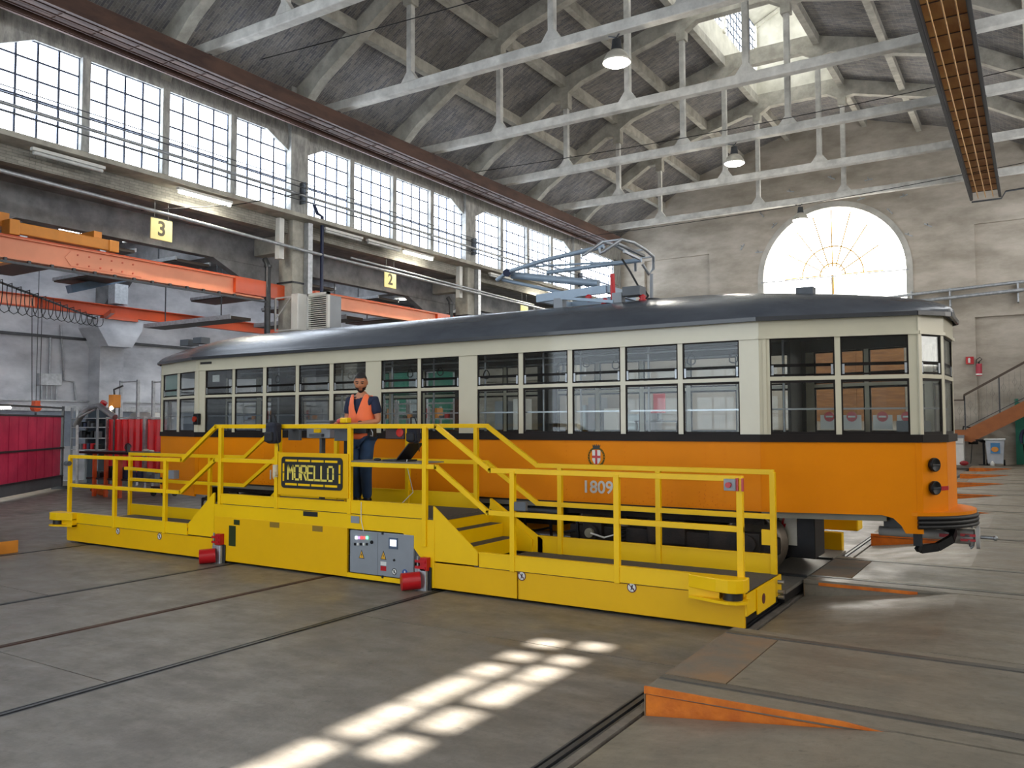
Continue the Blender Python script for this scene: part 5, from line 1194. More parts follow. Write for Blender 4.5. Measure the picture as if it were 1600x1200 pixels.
# clothes
n_ = ['pel', 'lh', 'lk', 'la', 'rh', 'rk', 'ra']; v, e, rr2 = chain(n_, [('pel', 'lh'), ('lh', 'lk'), ('lk', 'la'), ('pel', 'rh'), ('rh', 'rk'), ('rk', 'ra')], [(.15, .118), .105, .085, .068, .105, .085, .068])
mput('trousers', skin_mesh('trousers', v, e, rr2), jeans)
v = [J['wa'], J['ch'], J['uc'], (0, .005, 1.46), J['ls'], (.235, .015, 1.22), J['rs'], (-.22, .005, 1.22)]
mput('t_shirt', skin_mesh('t_shirt', v, [(0, 1), (1, 2), (2, 3), (2, 4), (4, 5), (2, 6), (6, 7)], [(.148, .112), (.162, .12), (.135, .1), .072, .075, .072, .075, .072]), navy)
ve = MB(); NA, NZ = 48, 16; vs = []; fs = []
for k in range(NA):
    th = 2*math.pi*k/NA; cx_, sy_ = math.cos(th), math.sin(th)      # sy_ < 0 : front
    a = abs(cx_)
    if sy_ < 0: zt = 1.22+.28*min(1, a/.44) if a < .44 else (1.50-.14*max(0, (a-.8)/.2)**.8)
    else: zt = 1.49-.12*max(0, (a-.8)/.2)
    for j in range(NZ+1):
        t = j/NZ; z = .90+(zt-.90)*t
        if z < 1.3: A_, B_ = .172+.012*math.sin((z-.9)*7), .135+.004*math.sin(z*40+th*3)
        else: q = (z-1.3)/.2; A_, B_ = .180-.02*q**2, .137-.062*q**2
        vs.append((A_*math.copysign(abs(cx_)**.85, cx_), B_*math.copysign(abs(sy_)**.85, sy_)+.0, z))
for k in range(NA):
    for j in range(NZ): a = k*(NZ+1)+j; b = ((k+1) % NA)*(NZ+1)+j; fs.append((a, b, b+1, a+1))
ve.v = vs; ve.f = fs; ve.sm = [True]*len(fs)
vo = mput('safety_vest', ve.mesh('safety_vest'), vest_m); so_ = vo.modifiers.new('s', 'SOLIDIFY'); so_.thickness = .008
m = MB().tube([(.182*math.cos(a), .146*math.sin(a), 1.09) for a in [2*math.pi*i/24 for i in range(24)]], .012, 6, True); mput('belt_bag_strap', m.mesh('s'), blackm)
m = MB().box(-.16, .17, -.165, -.12, .98, 1.05).box(.15, .2, -.1, .05, .93, 1.06); mput('belt', m.mesh('belt'), black)
m = MB().tube([(.2, -.09, 1.03), (.23, -.1, .99), (.23, -.1, .94), (.2, -.1, .95)], .007, 6); mput('hook', m.mesh('hook'), galv)
m = MB()
for s, x in ((1, .08), (-1, -.078)): m.box(x-.05, x+.055, -.19, .09, 0, .035); m.sphere((x, -.06, .045), .064, 14, (.98, 2.25, 1.1)); m.sphere((x, .02, .09), .06, 12, (1, 1, 1))
m.v = [(p[0], p[1], max(p[2], 0)) for p in m.v]; mput('shoes', m.mesh('shoes'), black)
m = MB().tube([(.085+.036*math.cos(a)*.7, -.175+.02*math.cos(a), 1.105+.036*math.sin(a)) for a in [2*math.pi*i/14 for i in range(14)]], .008, 6, True); mput('wristwatch', m.mesh('w'), blackm)
# ---- things on the platform
def onp(px, py, y): return ry(px, py, y)
p, q = onp(479, 657, 8.0), onp(515, 685, 8.0)
tb = root('grey_toolbox', ((p.x+q.x)/2, 8.1, q.z), 'light grey tool box with a yellow latch behind the rail', 'box')
put('box', MB().box(p.x, q.x, 8.0, 8.2, q.z, p.z-.03), greyp, tb, bevel=.012); put('lid', MB().box(p.x-.01, q.x+.01, 7.99, 8.21, p.z-.035, p.z), greyd, tb, bevel=.008)
a = onp(497, 672, 8); put('latch', MB().box(a.x-.06, a.x+.06, 7.98, 8.0, a.z-.035, a.z+.015), yel, tb)
put('mount', MB().box(p.x+.1, q.x-.1, 7.95, 8.0, q.z+.02, q.z+.06).box((p.x+q.x)/2-.02, (p.x+q.x)/2+.02, 8.05, 8.12, UZ, q.z), greyd, tb)
for (px0, py0, px1, py1, m_, lab) in ((452, 671, 470, 688, greyd, 'grey panel hung behind the rail left of the tool box'), (524, 671, 545, 689, greyd, 'grey panel hung behind the rail right of the tool box'), (604, 668, 632, 686, mat('panel_brown', '3c2a2a', .5), 'dark panel with a red patch hung beside the man')):
    p, q = onp(px0, py0, 7.95), onp(px1, py1, 7.95)
    r = root('hung_panel', ((p.x+q.x)/2, 7.95, q.z), lab, 'panel', 'panels hung along the railing')
    put('plate', MB().box(p.x, q.x, 7.93, 7.97, q.z, p.z), m_, r, bevel=.006); put('clip', MB().box((p.x+q.x)/2-.05, (p.x+q.x)/2+.05, 7.72, 7.97, p.z-.0, p.z+.03), greyd, r)
    if px0 == 604: a = onp(624, 676, 7.92); put('red_patch', MB().sphere((a.x, 7.925, a.z), .06, 12, (1, .1, .9)), mat('patch_red', 'd9322a', .4), r)  # plain red patch on the dark panel
r = root('yellow_remote', (-7.75, 8.0, 1.93), 'small yellow and red hand control held by the man', 'remote control')
a = onp(541, 655, 8.02); put('case', MB().box(a.x-.07, a.x+.06, 7.97, 8.06, a.z-.05, a.z+.02), yel, r, bevel=.012); a = onp(533, 655, 8.0); put('grip', MB().cyl((a.x-.05, 8.0, a.z-.03), (a.x+.03, 8.0, a.z+.0), .03, 12), mat('pink_red', 'd4504a', .5), r)
r = root('control_pedestal', (-8.0, 8.05, UZ), 'black and yellow control pedestal beside the name board', 'pedestal')
a = onp(541, 690, 8.0); put('column', MB().box(a.x-.03, a.x+.03, 8.0, 8.06, UZ, a.z+.1), yel, r); put('pocket', MB().box(a.x-.0, a.x+.1, 7.95, 8.02, a.z-.16, a.z+.1), blackm, r, bevel=.01)
def bag(loc, s, lab, grp=None):
    r = root('black_bag', loc, lab, 'bag', grp); x, y, z = loc
    bm_ = MB().box(x-.09*s, x+.09*s, y-.07*s, y+.07*s, z+.0, z+.27*s); rb = put('pouch', bm_, mat('bag_nylon', '1a1d2c', .75, var=.2, scale=12, bump=.4, bscale=18), r, bevel=.04*s)
    put('front_pocket', MB().box(x-.07*s, x+.07*s, y-.1*s, y-.05*s, z+.02*s, z+.15*s), mat('bag_nylon2', '14151c', .7), r, bevel=.02)
    put('strap', MB().tube([(x-.05*s, y, z+.27*s), (x-.03*s, y-.02, z+.36*s), (x+.04*s, y-.02, z+.36*s), (x+.06*s, y, z+.26*s)], .009, 6).tube([(x+.08*s, y-.03, z+.2*s), (x+.12*s, y-.02, z-.05*s), (x+.1*s, y, z-.1)], .006, 5), black, r)
a = onp(429, 693, 7.62); bag((a.x, 7.6, a.z), 1.05, 'black padded bag hanging on the left of the name board', 'black bags on the railing')
a = onp(648, 692, 7.85); bag((a.x, 7.83, a.z), .85, 'black padded bag hanging above the open laptop', 'black bags on the railing')
a = onp(432, 738, 7.66); tag(put('air_regulator', MB().cyl((a.x, 7.64, a.z-.06), (a.x, 7.64, a.z+.1), .035, 12).cyl((a.x+.02, 7.6, a.z-.02), (a.x+.02, 7.64, a.z-.02), .03, 12), mat('reg_cream', 'c8bda0', .5)), 'small pale cylinder hanging below the left bag', 'bottle')
# laptop
lp = root('laptop', (-6.6, 7.85, 1.476), 'open black laptop standing on the grey shelf', 'laptop')
put('keyboard_base', MB().box(-6.83, -6.47, 7.78, 8.02, 1.477, 1.495), black, lp, bevel=.004)
put('screen', MB().add([(-6.60, 7.76, 1.495), (-6.60, 8.04, 1.495), (-6.40, 8.04, 1.70), (-6.40, 7.76, 1.70), (-6.588, 7.76, 1.49), (-6.588, 8.04, 1.49), (-6.388, 8.04, 1.695), (-6.388, 7.76, 1.695)], [(0, 1, 2, 3), (7, 6, 5, 4), (0, 4, 5, 1), (1, 5, 6, 2), (2, 6, 7, 3), (3, 7, 4, 0)]), black, lp)
tag(put('computer_mouse', MB().sphere((-6.97, 7.85, 1.488), .05, 12, (1.1, .7, .4)), black), 'black computer mouse beside the laptop', 'mouse')
tag(put('white_cable', MB().tube([(-6.45, 7.8, 1.5), (-6.42, 7.75, 1.46), (-6.55, 8.0, 1.2), (-6.6, 8.1, UZ+.25), (-6.75, 8.05, UZ+.1), (-6.7, 8.15, UZ+.01), (-6.5, 8.05, UZ+.02)], .005, 5).tube([(-7.07, 7.67, .97), (-7.07, 7.67, .75), (-7.03, 7.67, .62)], .005, 5), white_p), 'thin white cable hanging down to the platform deck', 'cable')
a = onp(631, 783, 8.0); pk = root('red_packet', (a.x, 8.0, UZ), 'small red and white packet lying on the deck', 'packet')
put('red_side', MB().box(a.x-.07, a.x, 7.96, 8.06, UZ+.002, UZ+.09), red_p, pk); put('white_side', MB().box(a.x, a.x+.07, 7.96, 8.06, UZ+.002, UZ+.08), white_p, pk)
# ================================================================ LEFT WORKSHOP
redc = mat('red_curtain', 'b8284c', .35, var=.12, scale=1.5, col2='cc3a5c'); redb = mat('red_curtain_bright', 'de0f1a', .35, var=.1)
GA, GB = Vector((-21.0, 9.5)), Vector((-25.0, 13.95)); gd = (GB-GA).normalized(); GL = (GB-GA).length
sc = root('welding_screen', (-23, 11.7, 0), 'large dull red welding curtain in a grey frame at the left edge', 'screen')
f = MB().seg(GA, GB, GL-.06, GL, .1, 2.5, -.03, .03).seg(GA, GB, 0, GL, 2.17, 2.22, -.03, .03).seg(GA, GB, 0, GL, 2.42, 2.47, -.03, .03).seg(GA, GB, 0, GL, 1.22, 1.27, -.05, .05).seg(GA, GB, 0, GL, .38, .43, -.04, .04).seg(GA, GB, .0, .06, .1, 2.5, -.03, .03)
put('frame', f, steel_d, sc); put('kick_plate', MB().seg(GA, GB, 0, GL-.06, .1, .38, -.01, .01), greyd, sc)
u = .07; i = 0
while u < GL-.3:
    put('curtain_strip', MB().seg(GA, GB, u, u+.34, .42, 2.17, -.008+(.012 if i % 2 else 0), -.002+(.012 if i % 2 else 0)), redc, sc); u += .3; i += 1
m = MB()
for u in (.1, GL-.1): m.seg(GA, GB, u-.05, u+.05, 0, .1, -.25, .25)
put('foot', m, steel_d, sc)
W = lambda px, py, y=15: ry(px, py, y)
def wroot(name, px, y, lab, cat, group=None): return root(name, (W(px, 700, y).x, y, 0), lab, cat, group)
r = wroot('extraction_arm', 150, 14.5, 'grey jointed fume extraction arm arching above the bench', 'duct')
put('arm', MB().tube([W(118, 665, 14.5), W(128, 648, 14.5), W(143, 636, 14.5), W(155, 634, 14.5), W(180, 652, 14.5)], .09, 12), steel, r)
put('arm_post', MB().tube([W(121, 640, 14.5), W(120, 775, 14.5)], .045, 10), galv, r); put('stay', MB().tube([W(124, 652, 14.4), W(148, 640, 14.4)], .03, 8), galv, r)
r = wroot('tool_shelf', 145, 15.5, 'open metal shelf rack filled with dark parts', 'shelf')
x0_, x1_ = W(124, 700, 15.5).x, W(164, 700, 15.5).x
m = MB()
for x in (x0_, x1_): m.box(x-.03, x+.03, 15.2, 15.26, 0, 2.5).box(x-.03, x+.03, 15.7, 15.76, 0, 2.5)
put('upright', m, greyp, r)
for py in (653, 667, 684, 702): z = W(140, py, 15.3).z; put('shelf_board', MB().box(x0_, x1_, 15.2, 15.75, z-.03, z), galv, r)
put('back', MB().box(x0_, x1_, 15.76, 15.78, 0, 2.5), mat('shelf_back', '3c4650', .8), r)
random.seed(11)
for j, py in enumerate((667, 684, 702)):
    z = W(140, py, 15.3).z
    for i in range(6):
        x = x0_+.12+i*(x1_-x0_-.2)/6; h = random.uniform(.1, .24)
        o = put('parts_bin', MB().box(x, x+.13, 15.3, 15.5, z, z+h), random.choice([blackm, steel_d, greyd, mat('bin_blue', '2a3550', .5)]) if not (j == 2 and i in (2, 4)) else red_p, bevel=.01)
        tag(o, '%s small dark bin from the left, %s shelf of the open metal rack' % (['first', 'second', 'third', 'fourth', 'fifth', 'sixth'][i], ['upper', 'middle', 'lower'][j]) if not (j == 2 and i in (2, 4)) else ['left', 'right'][i//4]+' one of two red boxes on the lower rack shelf', 'bin', 'bins on the metal shelf' if not (j == 2 and i in (2, 4)) else 'red boxes on the metal shelf')
for (a, b, yy, lab) in ((167, 224, 15.0, 'bright red welding curtain left of the tram end'), (228, 262, 15.0, 'bright red welding curtain partly hidden by the tram')):
    xa, xb = W(a, 700, yy).x, W(b, 700, yy).x; zt = W(a, 654, yy).z
    r = root('red_curtain', ((xa+xb)/2, yy, .3), lab, 'curtain', 'bright red welding curtains')
    m = MB(); n = int((xb-xa)/.04)
    for i in range(n):
        x = xa+(xb-xa)*i/n; d0, d1 = .05*math.sin(x*19), .05*math.sin((x+.04)*19)
        m.add([(x, yy+d0, .3), (x+(xb-xa)/n, yy+d1, .3), (x+(xb-xa)/n, yy+d1, zt-.03), (x, yy+d0, zt-.03)], [(0, 1, 2, 3)])
    co = put('cloth', m, redb, r); sd = co.modifiers.new('s', 'SOLIDIFY'); sd.thickness = .006
    put('frame', MB().box(xa-.05, xa, yy-.03, yy+.03, 0, zt+.05).box(xb, xb+.05, yy-.03, yy+.03, 0, zt+.05).box(xa, xb, yy-.02, yy+.02, zt, zt+.04), galv, r)
r = wroot('work_bench', 200, 13.2, 'dark topped workbench with orange legs cluttered with tools', 'bench')
xa, xb = W(140, 700, 13.2).x, W(262, 700, 13.2).x; zt = W(200, 706, 13.2).z
put('bench_top', MB().box(xa, xb, 12.9, 13.7, zt-.06, zt), blackm, r)
m = MB()
for px in (160, 178, 200): x = W(px, 700, 13.2).x; m.box(x-.04, x+.04, 12.95, 13.03, 0, zt-.06)
m.box(W(160, 700, 13.2).x, W(200, 700, 13.2).x, 12.95, 13.0, .25, .33); put('bench_leg', m, craneo, r)
put('lower_shelf', MB().box(xa+.2, xb, 13.0, 13.6, .45, .5), steel_d, r)
random.seed(4)
for i in range(10):
    x = xa+.4+i*(xb-xa-.7)/10; w_ = random.uniform(.12, .28); h = random.uniform(.12, .3)
    lab = '%s crate from the left under the cluttered workbench' % ['first', 'second', 'third', 'fourth', 'fifth', 'sixth', 'seventh', 'eighth', 'ninth', 'last'][i]
    m = MB().box(x, x+w_, 13.1, 13.35, .501, .5+h).box(x+.03, x+w_-.03, 13.12, 13.33, .5+h, .53+h)
    tag(put('tool_crate', m, random.choice([blackm, steel_d, mat('bin_blue', '2a3550', .5), greyd, white_p]), bevel=.01), lab, 'crate', 'crates under the workbench')
a = W(228, 704, 13.2); tag(put('rag', MB().sphere((a.x, 13.2, zt+.04), .1, 10, (1.4, .8, .5)).sphere((a.x+.15, 13.25, zt+.03), .08, 10, (1.3, .8, .5)), mat('rag_pale', 'b9b0a0', .9, bump=.5)), 'crumpled pale rag on the workbench', 'rag')
a = W(200, 700, 13.2); tag(put('bench_clamp', MB().tube([(a.x+.14*math.cos(t), 13.2, zt+.12+.1*math.sin(t)) for t in [i*math.pi*1.2/10 for i in range(11)]], .015, 6).box(a.x-.03, a.x+.03, 13.15, 13.25, zt, zt+.2), steel_d), 'round steel clamp on the workbench', 'tool')
a = W(178, 626, 14.8); r = root('spot_heater', (a.x, 14.8, a.z), 'orange boxed work lamp on a stand by the curtains', 'lamp')
put('housing', MB().box(a.x-.13, a.x+.13, 14.7, 14.95, a.z-.22, a.z+.18), craney, r, bevel=.02); put('lamp', MB().sphere((a.x+.05, 14.7, a.z-.22), .06, 10), emis('small_lamp', (1, .95, .8), 8), r)
put('stand', MB().tube([(a.x-.2, 14.95, 0), (a.x-.2, 14.95, a.z+.1), (a.x-.25, 14.95, a.z+.35), (a.x+.2, 14.95, a.z+.45)], .03, 8), steel_d, r)
a = W(161, 632, 14.8); put('red_reel', MB().cyl((a.x-.05, 14.75, a.z-.1), (a.x+.08, 14.8, a.z+.08), .1, 14), red_p, r)
for k, (pa_, pb_) in enumerate(((187, 214), (238, 252))):
    xa, xb = W(pa_, 700, 16).x, W(pb_, 700, 16).x; zt = W(pa_, 595, 16).z
    r = root('steel_ladder_frame', ((xa+xb)/2, 16, 0), ['tall aluminium access frame behind the red curtains', 'second aluminium access frame beside the tram end'][k], 'frame')
    m = MB()
    for x in (xa, xb): m.box(x-.04, x+.04, 15.96, 16.04, 0, zt)
    for i in range(9): z = .3+i*(zt-.35)/8; m.box(xa, xb, 15.98, 16.02, z-.015, z+.015) if i in (0, 1, 2, 8) else None
    put('frame', m, galv, r)
a = W(222, 650, 17); r = root('white_machine', (a.x, 17, 0), 'white hooded machine behind the red curtains', 'machine')
put('hood', MB().prism([(a.x-.6, a.z-.1), (a.x-.3, a.z+.12), (a.x+.7, a.z+.12), (a.x+.95, a.z-.1)], 'y', 16.8, 17.6), white_p, r, bevel=.04); put('body', MB().box(a.x-.6, a.x+.9, 16.9, 17.6, 0, a.z-.1), greyp, r)
a = rx(56, 637, -26.8); r = root('crane_hook', (a.x, a.y, a.z), 'orange crane hook block hanging above the red screen', 'hook')
put('block', MB().cyl((a.x-.1, a.y, a.z), (a.x+.1, a.y, a.z), .13, 16).box(a.x-.11, a.x+.11, a.y-.09, a.y+.09, a.z-.1, a.z+.22), craneo, r, bevel=.02); put('rope', MB().cyl((a.x, a.y, a.z), (a.x, a.y, 8.3), .012, 6), steel_d, r); put('hook', MB().tube([(a.x, a.y, a.z-.15), (a.x, a.y, a.z-.3), (a.x, a.y+.1, a.z-.38), (a.x, a.y+.16, a.z-.28)], .035, 8), steel_d, r)
a = rx(80, 593, XO+.2); r = root('junction_box', (a.x, a.y, a.z), 'grey junction box with conduits on the aisle wall', 'box')
put('box', MB().box(XO, XO+.18, a.y-.38, a.y+.38, a.z-.2, a.z+.2), galv, r, bevel=.01)
m = MB()
for i in range(4): m.cyl((XO+.08, a.y-.25+i*.17, a.z-.2), (XO+.08, a.y-.25+i*.17, 2.8), .025, 8)
m.cyl((XO+.08, a.y, a.z+.2), (XO+.08, a.y, 5.0), .04, 8).tube([(XO+.08, a.y+.35, 5.4), (XO+.08, a.y+.5, a.z), (XO+.08, a.y+.85, a.z-.05), (XO+.08, a.y+.95, 2.8)], .035, 8); put('conduit', m, galv, r)
a = W(8, 635, 12); batten(a.x-1.1, 12, a.z, 1, 'lit tube light low behind the red screen at the left edge', 'x', 1.3)
# low yellow block at the lower left
a, b = rz(-12, 866, 0), rz(45, 861, 0); r = root('yellow_wheel_stop', ((a.x+b.x)/2, a.y+.1, 0), 'low yellow metal block on the floor at the lower left edge', 'block')
put('block', MB().prism([(a.x, 0), (b.x, 0), (b.x, .19), (a.x, .155)], 'y', a.y, a.y+.3), craney, r, bevel=.01)
p = rx(20, 846, b.x-.3) ; put('knob', MB().cyl(((a.x+b.x)/2+.0, a.y-.03, .12), ((a.x+b.x)/2, a.y, .12), .035, 12), black, r); put('plate', MB().box(a.x+.02, a.x+.2, a.y-.01, a.y, .04, .13), greyp, r)
m = MB()
for (px, py) in ((150, 770), (168, 765), (160, 775)): c_ = rz(px, py, 0); m.sphere((c_.x, c_.y, .09), .16, 10, (1, 1, .5))
tag(put('cable_heap', m, mat('rope_orange', 'c0571c', .8, bump=.6, bscale=60)), 'heap of orange straps on the floor beside the pole', 'straps')
r = root('floor_trolley', (-17.4, 13.4, 0), 'small steel trolley on the floor behind the left railing', 'trolley')
a = rz(246, 776, 0); put('deck', MB().box(a.x-.3, a.x+.3, a.y, a.y+.4, .22, .27), steel_d, r)
m = MB()
for x in (-.25, .25):
    for y in (.05, .35): m.cyl((a.x+x-.02, a.y+y, .08), (a.x+x+.02, a.y+y, .08), .08, 12).box(a.x+x-.015, a.x+x+.015, a.y+y-.01, a.y+y+.01, .08, .22)
put('wheel', m, black, r)
# ================================================================ END WALL, RIGHT
r = root('staircase', (-1, 39.2, TZ), 'brown steel staircase with a wire panel railing rising to the right', 'staircase')
Ys = 39.0
put('stringer', MB().prism([(-3.6, 1.15), (-2.48, 1.15), (-2.3, 1.1), (3.5, 4.35), (3.5, 4.95), (-2.5, 1.62), (-3.6, 1.62)], 'y', Ys-.03, Ys+.03), mat('stair_brown', '9a5a2c', .5), r)
put('landing', MB().box(-3.6, -2.48, Ys, EY, 1.5, 1.62), steel_d, r)
for i in range(15): x = -2.45+i*.4; z = 1.62+i*.225; put('step', MB().box(x, x+.36, Ys+.03, EY-.1, z, z+.03), steel_d, r)
put('hand_rail', MB().bar((-2.52, Ys, 3.05), (3.5, Ys, 6.6), .06, .09).bar((-3.6, Ys, 2.85), (-2.52, Ys, 2.85), .05, .06).bar((-2.52, Ys, 2.82), (-2.52, Ys, 3.06), .05, .05), mat('rail_brown', '4a3c30', .5), r)
m = MB()
for x in (-2.5, -1.25, .2, 1.6): z = 1.65+(x+2.5)*.585; m.box(x-.025, x+.025, Ys-.025, Ys+.025, z-.5, z+1.38)
m.bar((-2.5, Ys, 1.72), (3.5, Ys, 5.1), .03, .03); put('baluster', m, steel_d, r)
m = MB()
for i in range(24):
    x = -3.5+i*.2; zb_ = 1.66 if x < -2.5 else 1.72+(x+2.5)*.565; h = 1.15 if x < -2.5 else 1.25
    m.bar((x, Ys, zb_), (x, Ys, zb_+h), .008, .008)
    c_ = zb_+h*(.35 if i % 2 else .65)
    m.tube([(x, Ys, c_-.18), (x+.08, Ys, c_), (x, Ys, c_+.18), (x-.08, Ys, c_)], .006, 4, True)
put('wire_panel', m, mat('wire_grey', '77756f', .5), r)
def E(px, py, y=40.1): return ry(px, py, y)
p = E(1515, 563); r = root('extinguisher_sign', (p.x, 40.2, p.z), 'small red fire sign on the end wall', 'sign')
put('plate', MB().box(p.x-.15, p.x+.15, 40.2, 40.24, p.z-.16, p.z+.16), red_p, r); put('flame', MB().box(p.x-.06, p.x+.02, 40.19, 40.2, p.z-.1, p.z+.06).sphere((p.x-.02, 40.195, p.z+.05), .05, 8, (1, .1, 1.4)), white_p, r)
p = E(1529.5, 575); r = root('fire_extinguisher', (p.x, 40.1, p.z-.35), 'red fire extinguisher hung high on the end wall', 'extinguisher')
put('cylinder', MB().cyl((p.x, 40.1, p.z-.33), (p.x, 40.1, p.z+.18), .12, 18), mat('ext_pink', 'b8384a', .35), r, bevel=.03); put('band', MB().cyl((p.x, 40.1, p.z-.3), (p.x, 40.1, p.z-.24), .123, 18), white_p, r)
put('valve', MB().cyl((p.x, 40.1, p.z+.18), (p.x, 40.1, p.z+.26), .04, 10), black, r); put('hose', MB().tube([(p.x, 40.05, p.z+.25), (p.x+.12, 40.05, p.z+.36), (p.x+.05, 40.05, p.z+.45), (p.x-.08, 40.05, p.z+.35), (p.x-.1, 40.03, p.z+.1)], .02, 6), black, r)
p = E(1555, 700, 38.6); bz = TZ
r = root('wheelie_bin', (p.x, 38.6, bz), 'grey white wheeled bin with a coloured sticker below the stairs', 'bin')
put('body', MB().add([(p.x-.27, 38.4, bz+.08), (p.x+.27, 38.4, bz+.08), (p.x+.27, 38.8, bz+.08), (p.x-.27, 38.8, bz+.08), (p.x-.33, 38.3, bz+1.02), (p.x+.33, 38.3, bz+1.02), (p.x+.33, 38.9, bz+1.02), (p.x-.33, 38.9, bz+1.02)], [(0,3,2,1),(4,5,6,7),(0,1,5,4),(1,2,6,5),(2,3,7,6),(3,0,4,7)]), mat('bin_grey', 'b4bac2', .5), r, bevel=.02)
put('lid', MB().box(p.x-.38, p.x+.38, 38.25, 38.92, bz+1.02, bz+1.09), mat('bin_lid', 'c4c8c8', .5), r, bevel=.02)
for s in (-.3, .3): put('wheel', MB().cyl((p.x+s-.03, 38.85, bz+.12), (p.x+s+.03, 38.85, bz+.12), .12, 16), black, r)
st = put('sticker', MB().box(p.x-.15, p.x+.18, 38.31, 38.33, bz+.5, bz+.92), mat('sticker_blue', '3f79a8', .5), r); put('sticker_patch', MB().sphere((p.x, 38.305, bz+.66), .12, 12, (1.1, .05, .9)), mat('sticker_orange', 'd08a3a', .5), st)
p = E(1537, 700, 38.8); r = root('round_stand', (p.x, 38.8, bz), 'black pedestal stand with a small round top beside the bin', 'stand')
put('base', MB().cyl((p.x, 38.8, bz), (p.x, 38.8, bz+.03), .2, 20), blackm, r); put('pole', MB().cyl((p.x, 38.8, bz), (p.x, 38.8, bz+1.0), .04, 12), blackm, r); put('top', MB().lathe([(0, .9), (.1, .92), (.28, 1.02), (.28, 1.05), (0, 1.05)], (p.x, 38.8, bz), n=20), blackm, r)
p = E(1520.5, 682, 39.8); r = root('notice_board', (p.x, 39.8, p.z), 'small black notice board with red and white marks under the stairs', 'board')
put('board', MB().box(p.x-.18, p.x+.18, 39.8, 39.84, p.z-.33, p.z+.3), black, r); put('marks', MB().box(p.x-.08, p.x+.08, 39.79, 39.8, p.z-.0, p.z+.2).box(p.x-.1, p.x+.1, 39.79, 39.8, p.z-.2, p.z-.15), mat('mark_pink', 'c99a9a', .5), r); put('leg', MB().tube([(p.x-.05, 39.82, p.z-.33), (p.x-.12, 39.82, bz)], .015, 6), steel_d, r)
tag(put('hose_pipe', MB().tube([(p.x-.35, 39.9, bz+.1), (p.x-.42, 39.9, 1.4), (p.x-.35, 39.9, 1.75), (p.x-.05, 39.9, 1.7), (p.x, 39.9, 1.5)], .035, 8), blackm), 'dark bent pipe on the wall under the stair landing', 'pipe')
p = E(1494, 708, 38.5); r = root('metal_cabinet', (p.x, 38.5, bz), 'low pale metal cabinet beside the tram nose at the end wall', 'cabinet')
put('body', MB().box(p.x-.45, p.x+.28, 38.4, 39.1, bz, bz+1.1), white_p, r, bevel=.01); put('top', MB().box(p.x-.47, p.x+.3, 38.38, 39.1, bz+1.1, bz+1.22), greyp, r); put('drawer_line', MB().box(p.x-.44, p.x+.27, 38.39, 38.4, bz+.85, bz+.87), greyd, r)
p = E(1507, 724, 38.2); p.y = 38.0; tag(put('red_bundle', MB().sphere((p.x, p.y, TZ+.1), .14, 10, (1.2, 1, .72)), mat('bundle_red', '8f2028', .6)), 'small red bundle on the floor beside the pale cabinet', 'bundle')
p = rz(1551, 719, TZ); p = E(1551, 719, 38.3); tag(put('white_bottle', MB().lathe([(0, 0), (.07, 0), (.075, .12), (.04, .17), (.03, .2), (0, .2)], (p.x, 38.1, TZ), n=12), white_p), 'small white bottle on the floor left of the bin', 'bottle')
put('door_2', MB().box(-.62, .9, 40.2, 40.28, TZ, 2.75).box(-.75, -.62, 40.15, 40.3, TZ, 2.9), green_p, kind='structure', label='green door under the stairs at the right edge')
r = root('person', (-.35, 39.2, TZ), 'person in a dark blue jacket cut off by the right edge', 'person')
v = [(-.3, 39.2, 1.05), (-.3, 39.2, 1.35), (-.3, 39.2, 1.62), (-.3, 39.2, 1.72), (-.3, 39.18, 1.88), (-.4, 39.2, .95), (-.4, 39.2, .6), (-.4, 39.2, .24), (-.4, 39.05, .22), (-.2, 39.2, .95), (-.2, 39.2, .6), (-.2, 39.2, .24), (-.2, 39.05, .22), (-.5, 39.2, 1.55), (-.56, 39.18, 1.28), (-.52, 39.0, 1.06), (-.1, 39.2, 1.55), (-.04, 39.18, 1.28), (-.08, 39.0, 1.06)]
ed = [(0, 1), (1, 2), (2, 3), (3, 4), (0, 5), (5, 6), (6, 7), (7, 8), (0, 9), (9, 10), (10, 11), (11, 12), (2, 13), (13, 14), (14, 15), (2, 16), (16, 17), (17, 18)]
rd = [.13, .14, .1, .055, .1, .08, .06, .045, .035, .08, .06, .045, .035, .06, .05, .03, .06, .05, .03]
put('body', skin_mesh('b', v, ed, rd, 1), skin_m, r); put('jacket', skin_mesh('j', v[:4]+v[13:], [(0, 1), (1, 2), (2, 3), (2, 4), (4, 5), (5, 6), (2, 7), (7, 8), (8, 9)], [.16, .17, .12, .06, .08, .07, .05, .08, .07, .05], 1), navy, r)
put('trousers', skin_mesh('t', [v[0]]+v[5:8]+v[9:12], [(0, 1), (1, 2), (2, 3), (0, 4), (4, 5), (5, 6)], [.15, .1, .08, .06, .1, .08, .06], 1), blackm, r)
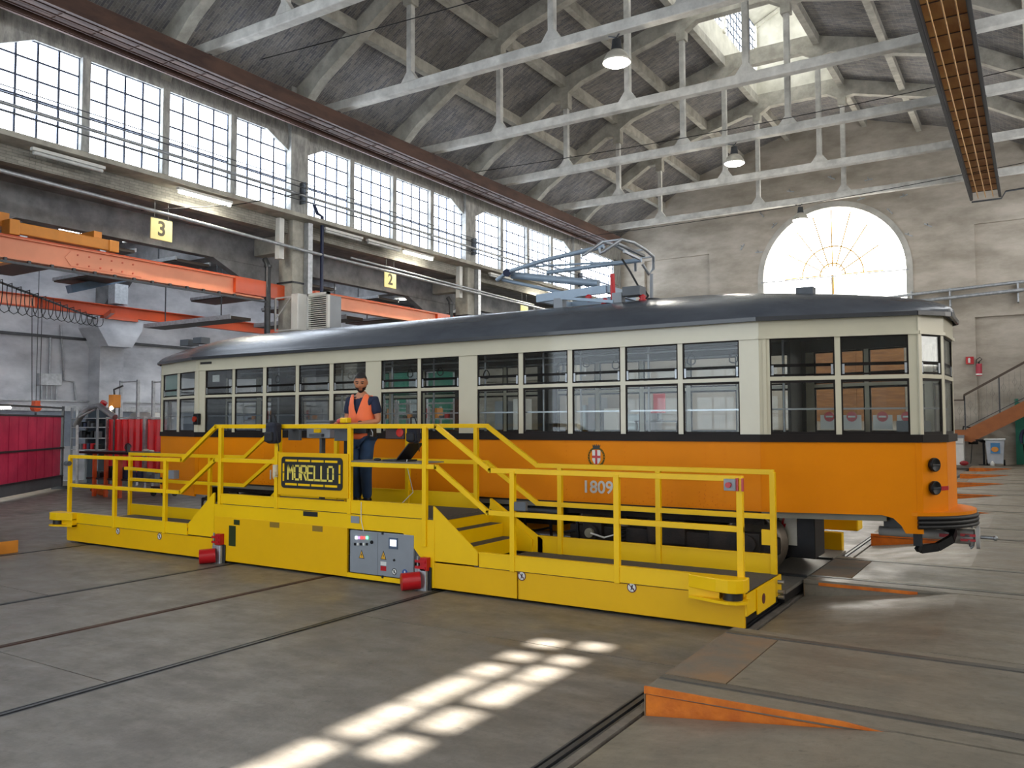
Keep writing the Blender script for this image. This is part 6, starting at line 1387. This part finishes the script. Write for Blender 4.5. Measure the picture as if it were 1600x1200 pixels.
# ---- things of the far hall that show through the tram's windows
put('door_3', MB().box(XO, XO+.08, 32, 38.6, 0, 5.2).box(XO, XO+.12, 34.9, 35.1, 0, 5.2).box(XO, XO+.1, 32, 38.6, 3.4, 3.5), green_p, kind='structure', label='large green sliding gate in the far end of the aisle wall')
labs = ['first', 'second', 'third', 'fourth', 'fifth', 'sixth', 'seventh']
for i, px in enumerate((783, 812, 905, 930, 955, 990, 1015)):
    p = ry(px, 640, 38.8); h = (3.2, 3.3, 2.9, 3.3, 2.7, 2.4, 2.5)[i]
    r = root('steel_locker', (p.x, 38.9, 0), '%s pale steel cupboard from the left seen through the tram windows' % labs[i], 'cupboard', 'cupboards along the end wall')
    put('body', MB().box(p.x-.42, p.x+.36, 38.8, 39.5, 0, h), (greyp, white_p, mat('locker_blue', '9fb0b8', .5))[i % 3], r, bevel=.01)
    put('door', MB().box(p.x-.40, p.x+.34, 38.77, 38.8, .1, h-.1), (greyp, white_p, mat('locker_blue', '9fb0b8', .5))[i % 3], r); put('handle', MB().box(p.x+.22, p.x+.26, 38.74, 38.77, 1.3, 1.6), black, r)
p = ry(1028, 640, 30); r = root('swivel_chair', (p.x, 30, 0), 'red swivel chair on a bench seen through the tram', 'chair')
z = ry(1028, 655, 30).z-.05
put('bench', MB().box(p.x-.9, p.x+.9, 29.8, 30.4, z-.06, z).box(p.x-.85, p.x-.8, 29.8, 29.9, 0, z).box(p.x+.8, p.x+.85, 29.8, 29.9, 0, z), steel_d, r)
put('backrest', MB().box(p.x-.25, p.x+.25, 30.1, 30.18, z+.35, z+1.05), red_p, r, bevel=.04); put('seat', MB().box(p.x-.25, p.x+.25, 29.8, 30.2, z+.28, z+.36), red_p, r, bevel=.03); put('pedestal', MB().cyl((p.x, 30, z), (p.x, 30, z+.28), .04, 10).cyl((p.x, 30, z), (p.x, 30, z+.04), .2, 10), steel_d, r)
for i, px in enumerate((395, 430, 470, 600, 640, 690)):
    p = ry(px, 650, 21)
    r = root('parts_rack', (p.x, 21, 0), '%s grey tubular parts rack seen through the left tram windows' % labs[i], 'rack', 'racks in the aisle behind the tram')
    m = MB()
    for x in (-.5, .5):
        for y in (0, .6): m.box(p.x+x-.03, p.x+x+.03, 21+y-.03, 21+y+.03, 0, 2.9-.2*(i % 3))
    for z in (.5, 1.3, 2.1, 2.6): m.box(p.x-.5, p.x+.5, 21, 21.6, z-.02, z+.02)
    put('frame', m, galv, r)
    for j in range(4): put('part', MB().box(p.x-.4+j*.22, p.x-.25+j*.22, 21.1, 21.4, 1.32, 1.45+.08*((i+j) % 4)).box(p.x-.4+j*.22, p.x-.25+j*.22, 21.1, 21.4, 2.12, 2.2+.08*((i*3+j) % 4)), (steel_d, craney, greyd, red_p)[(i+j) % 4], r)
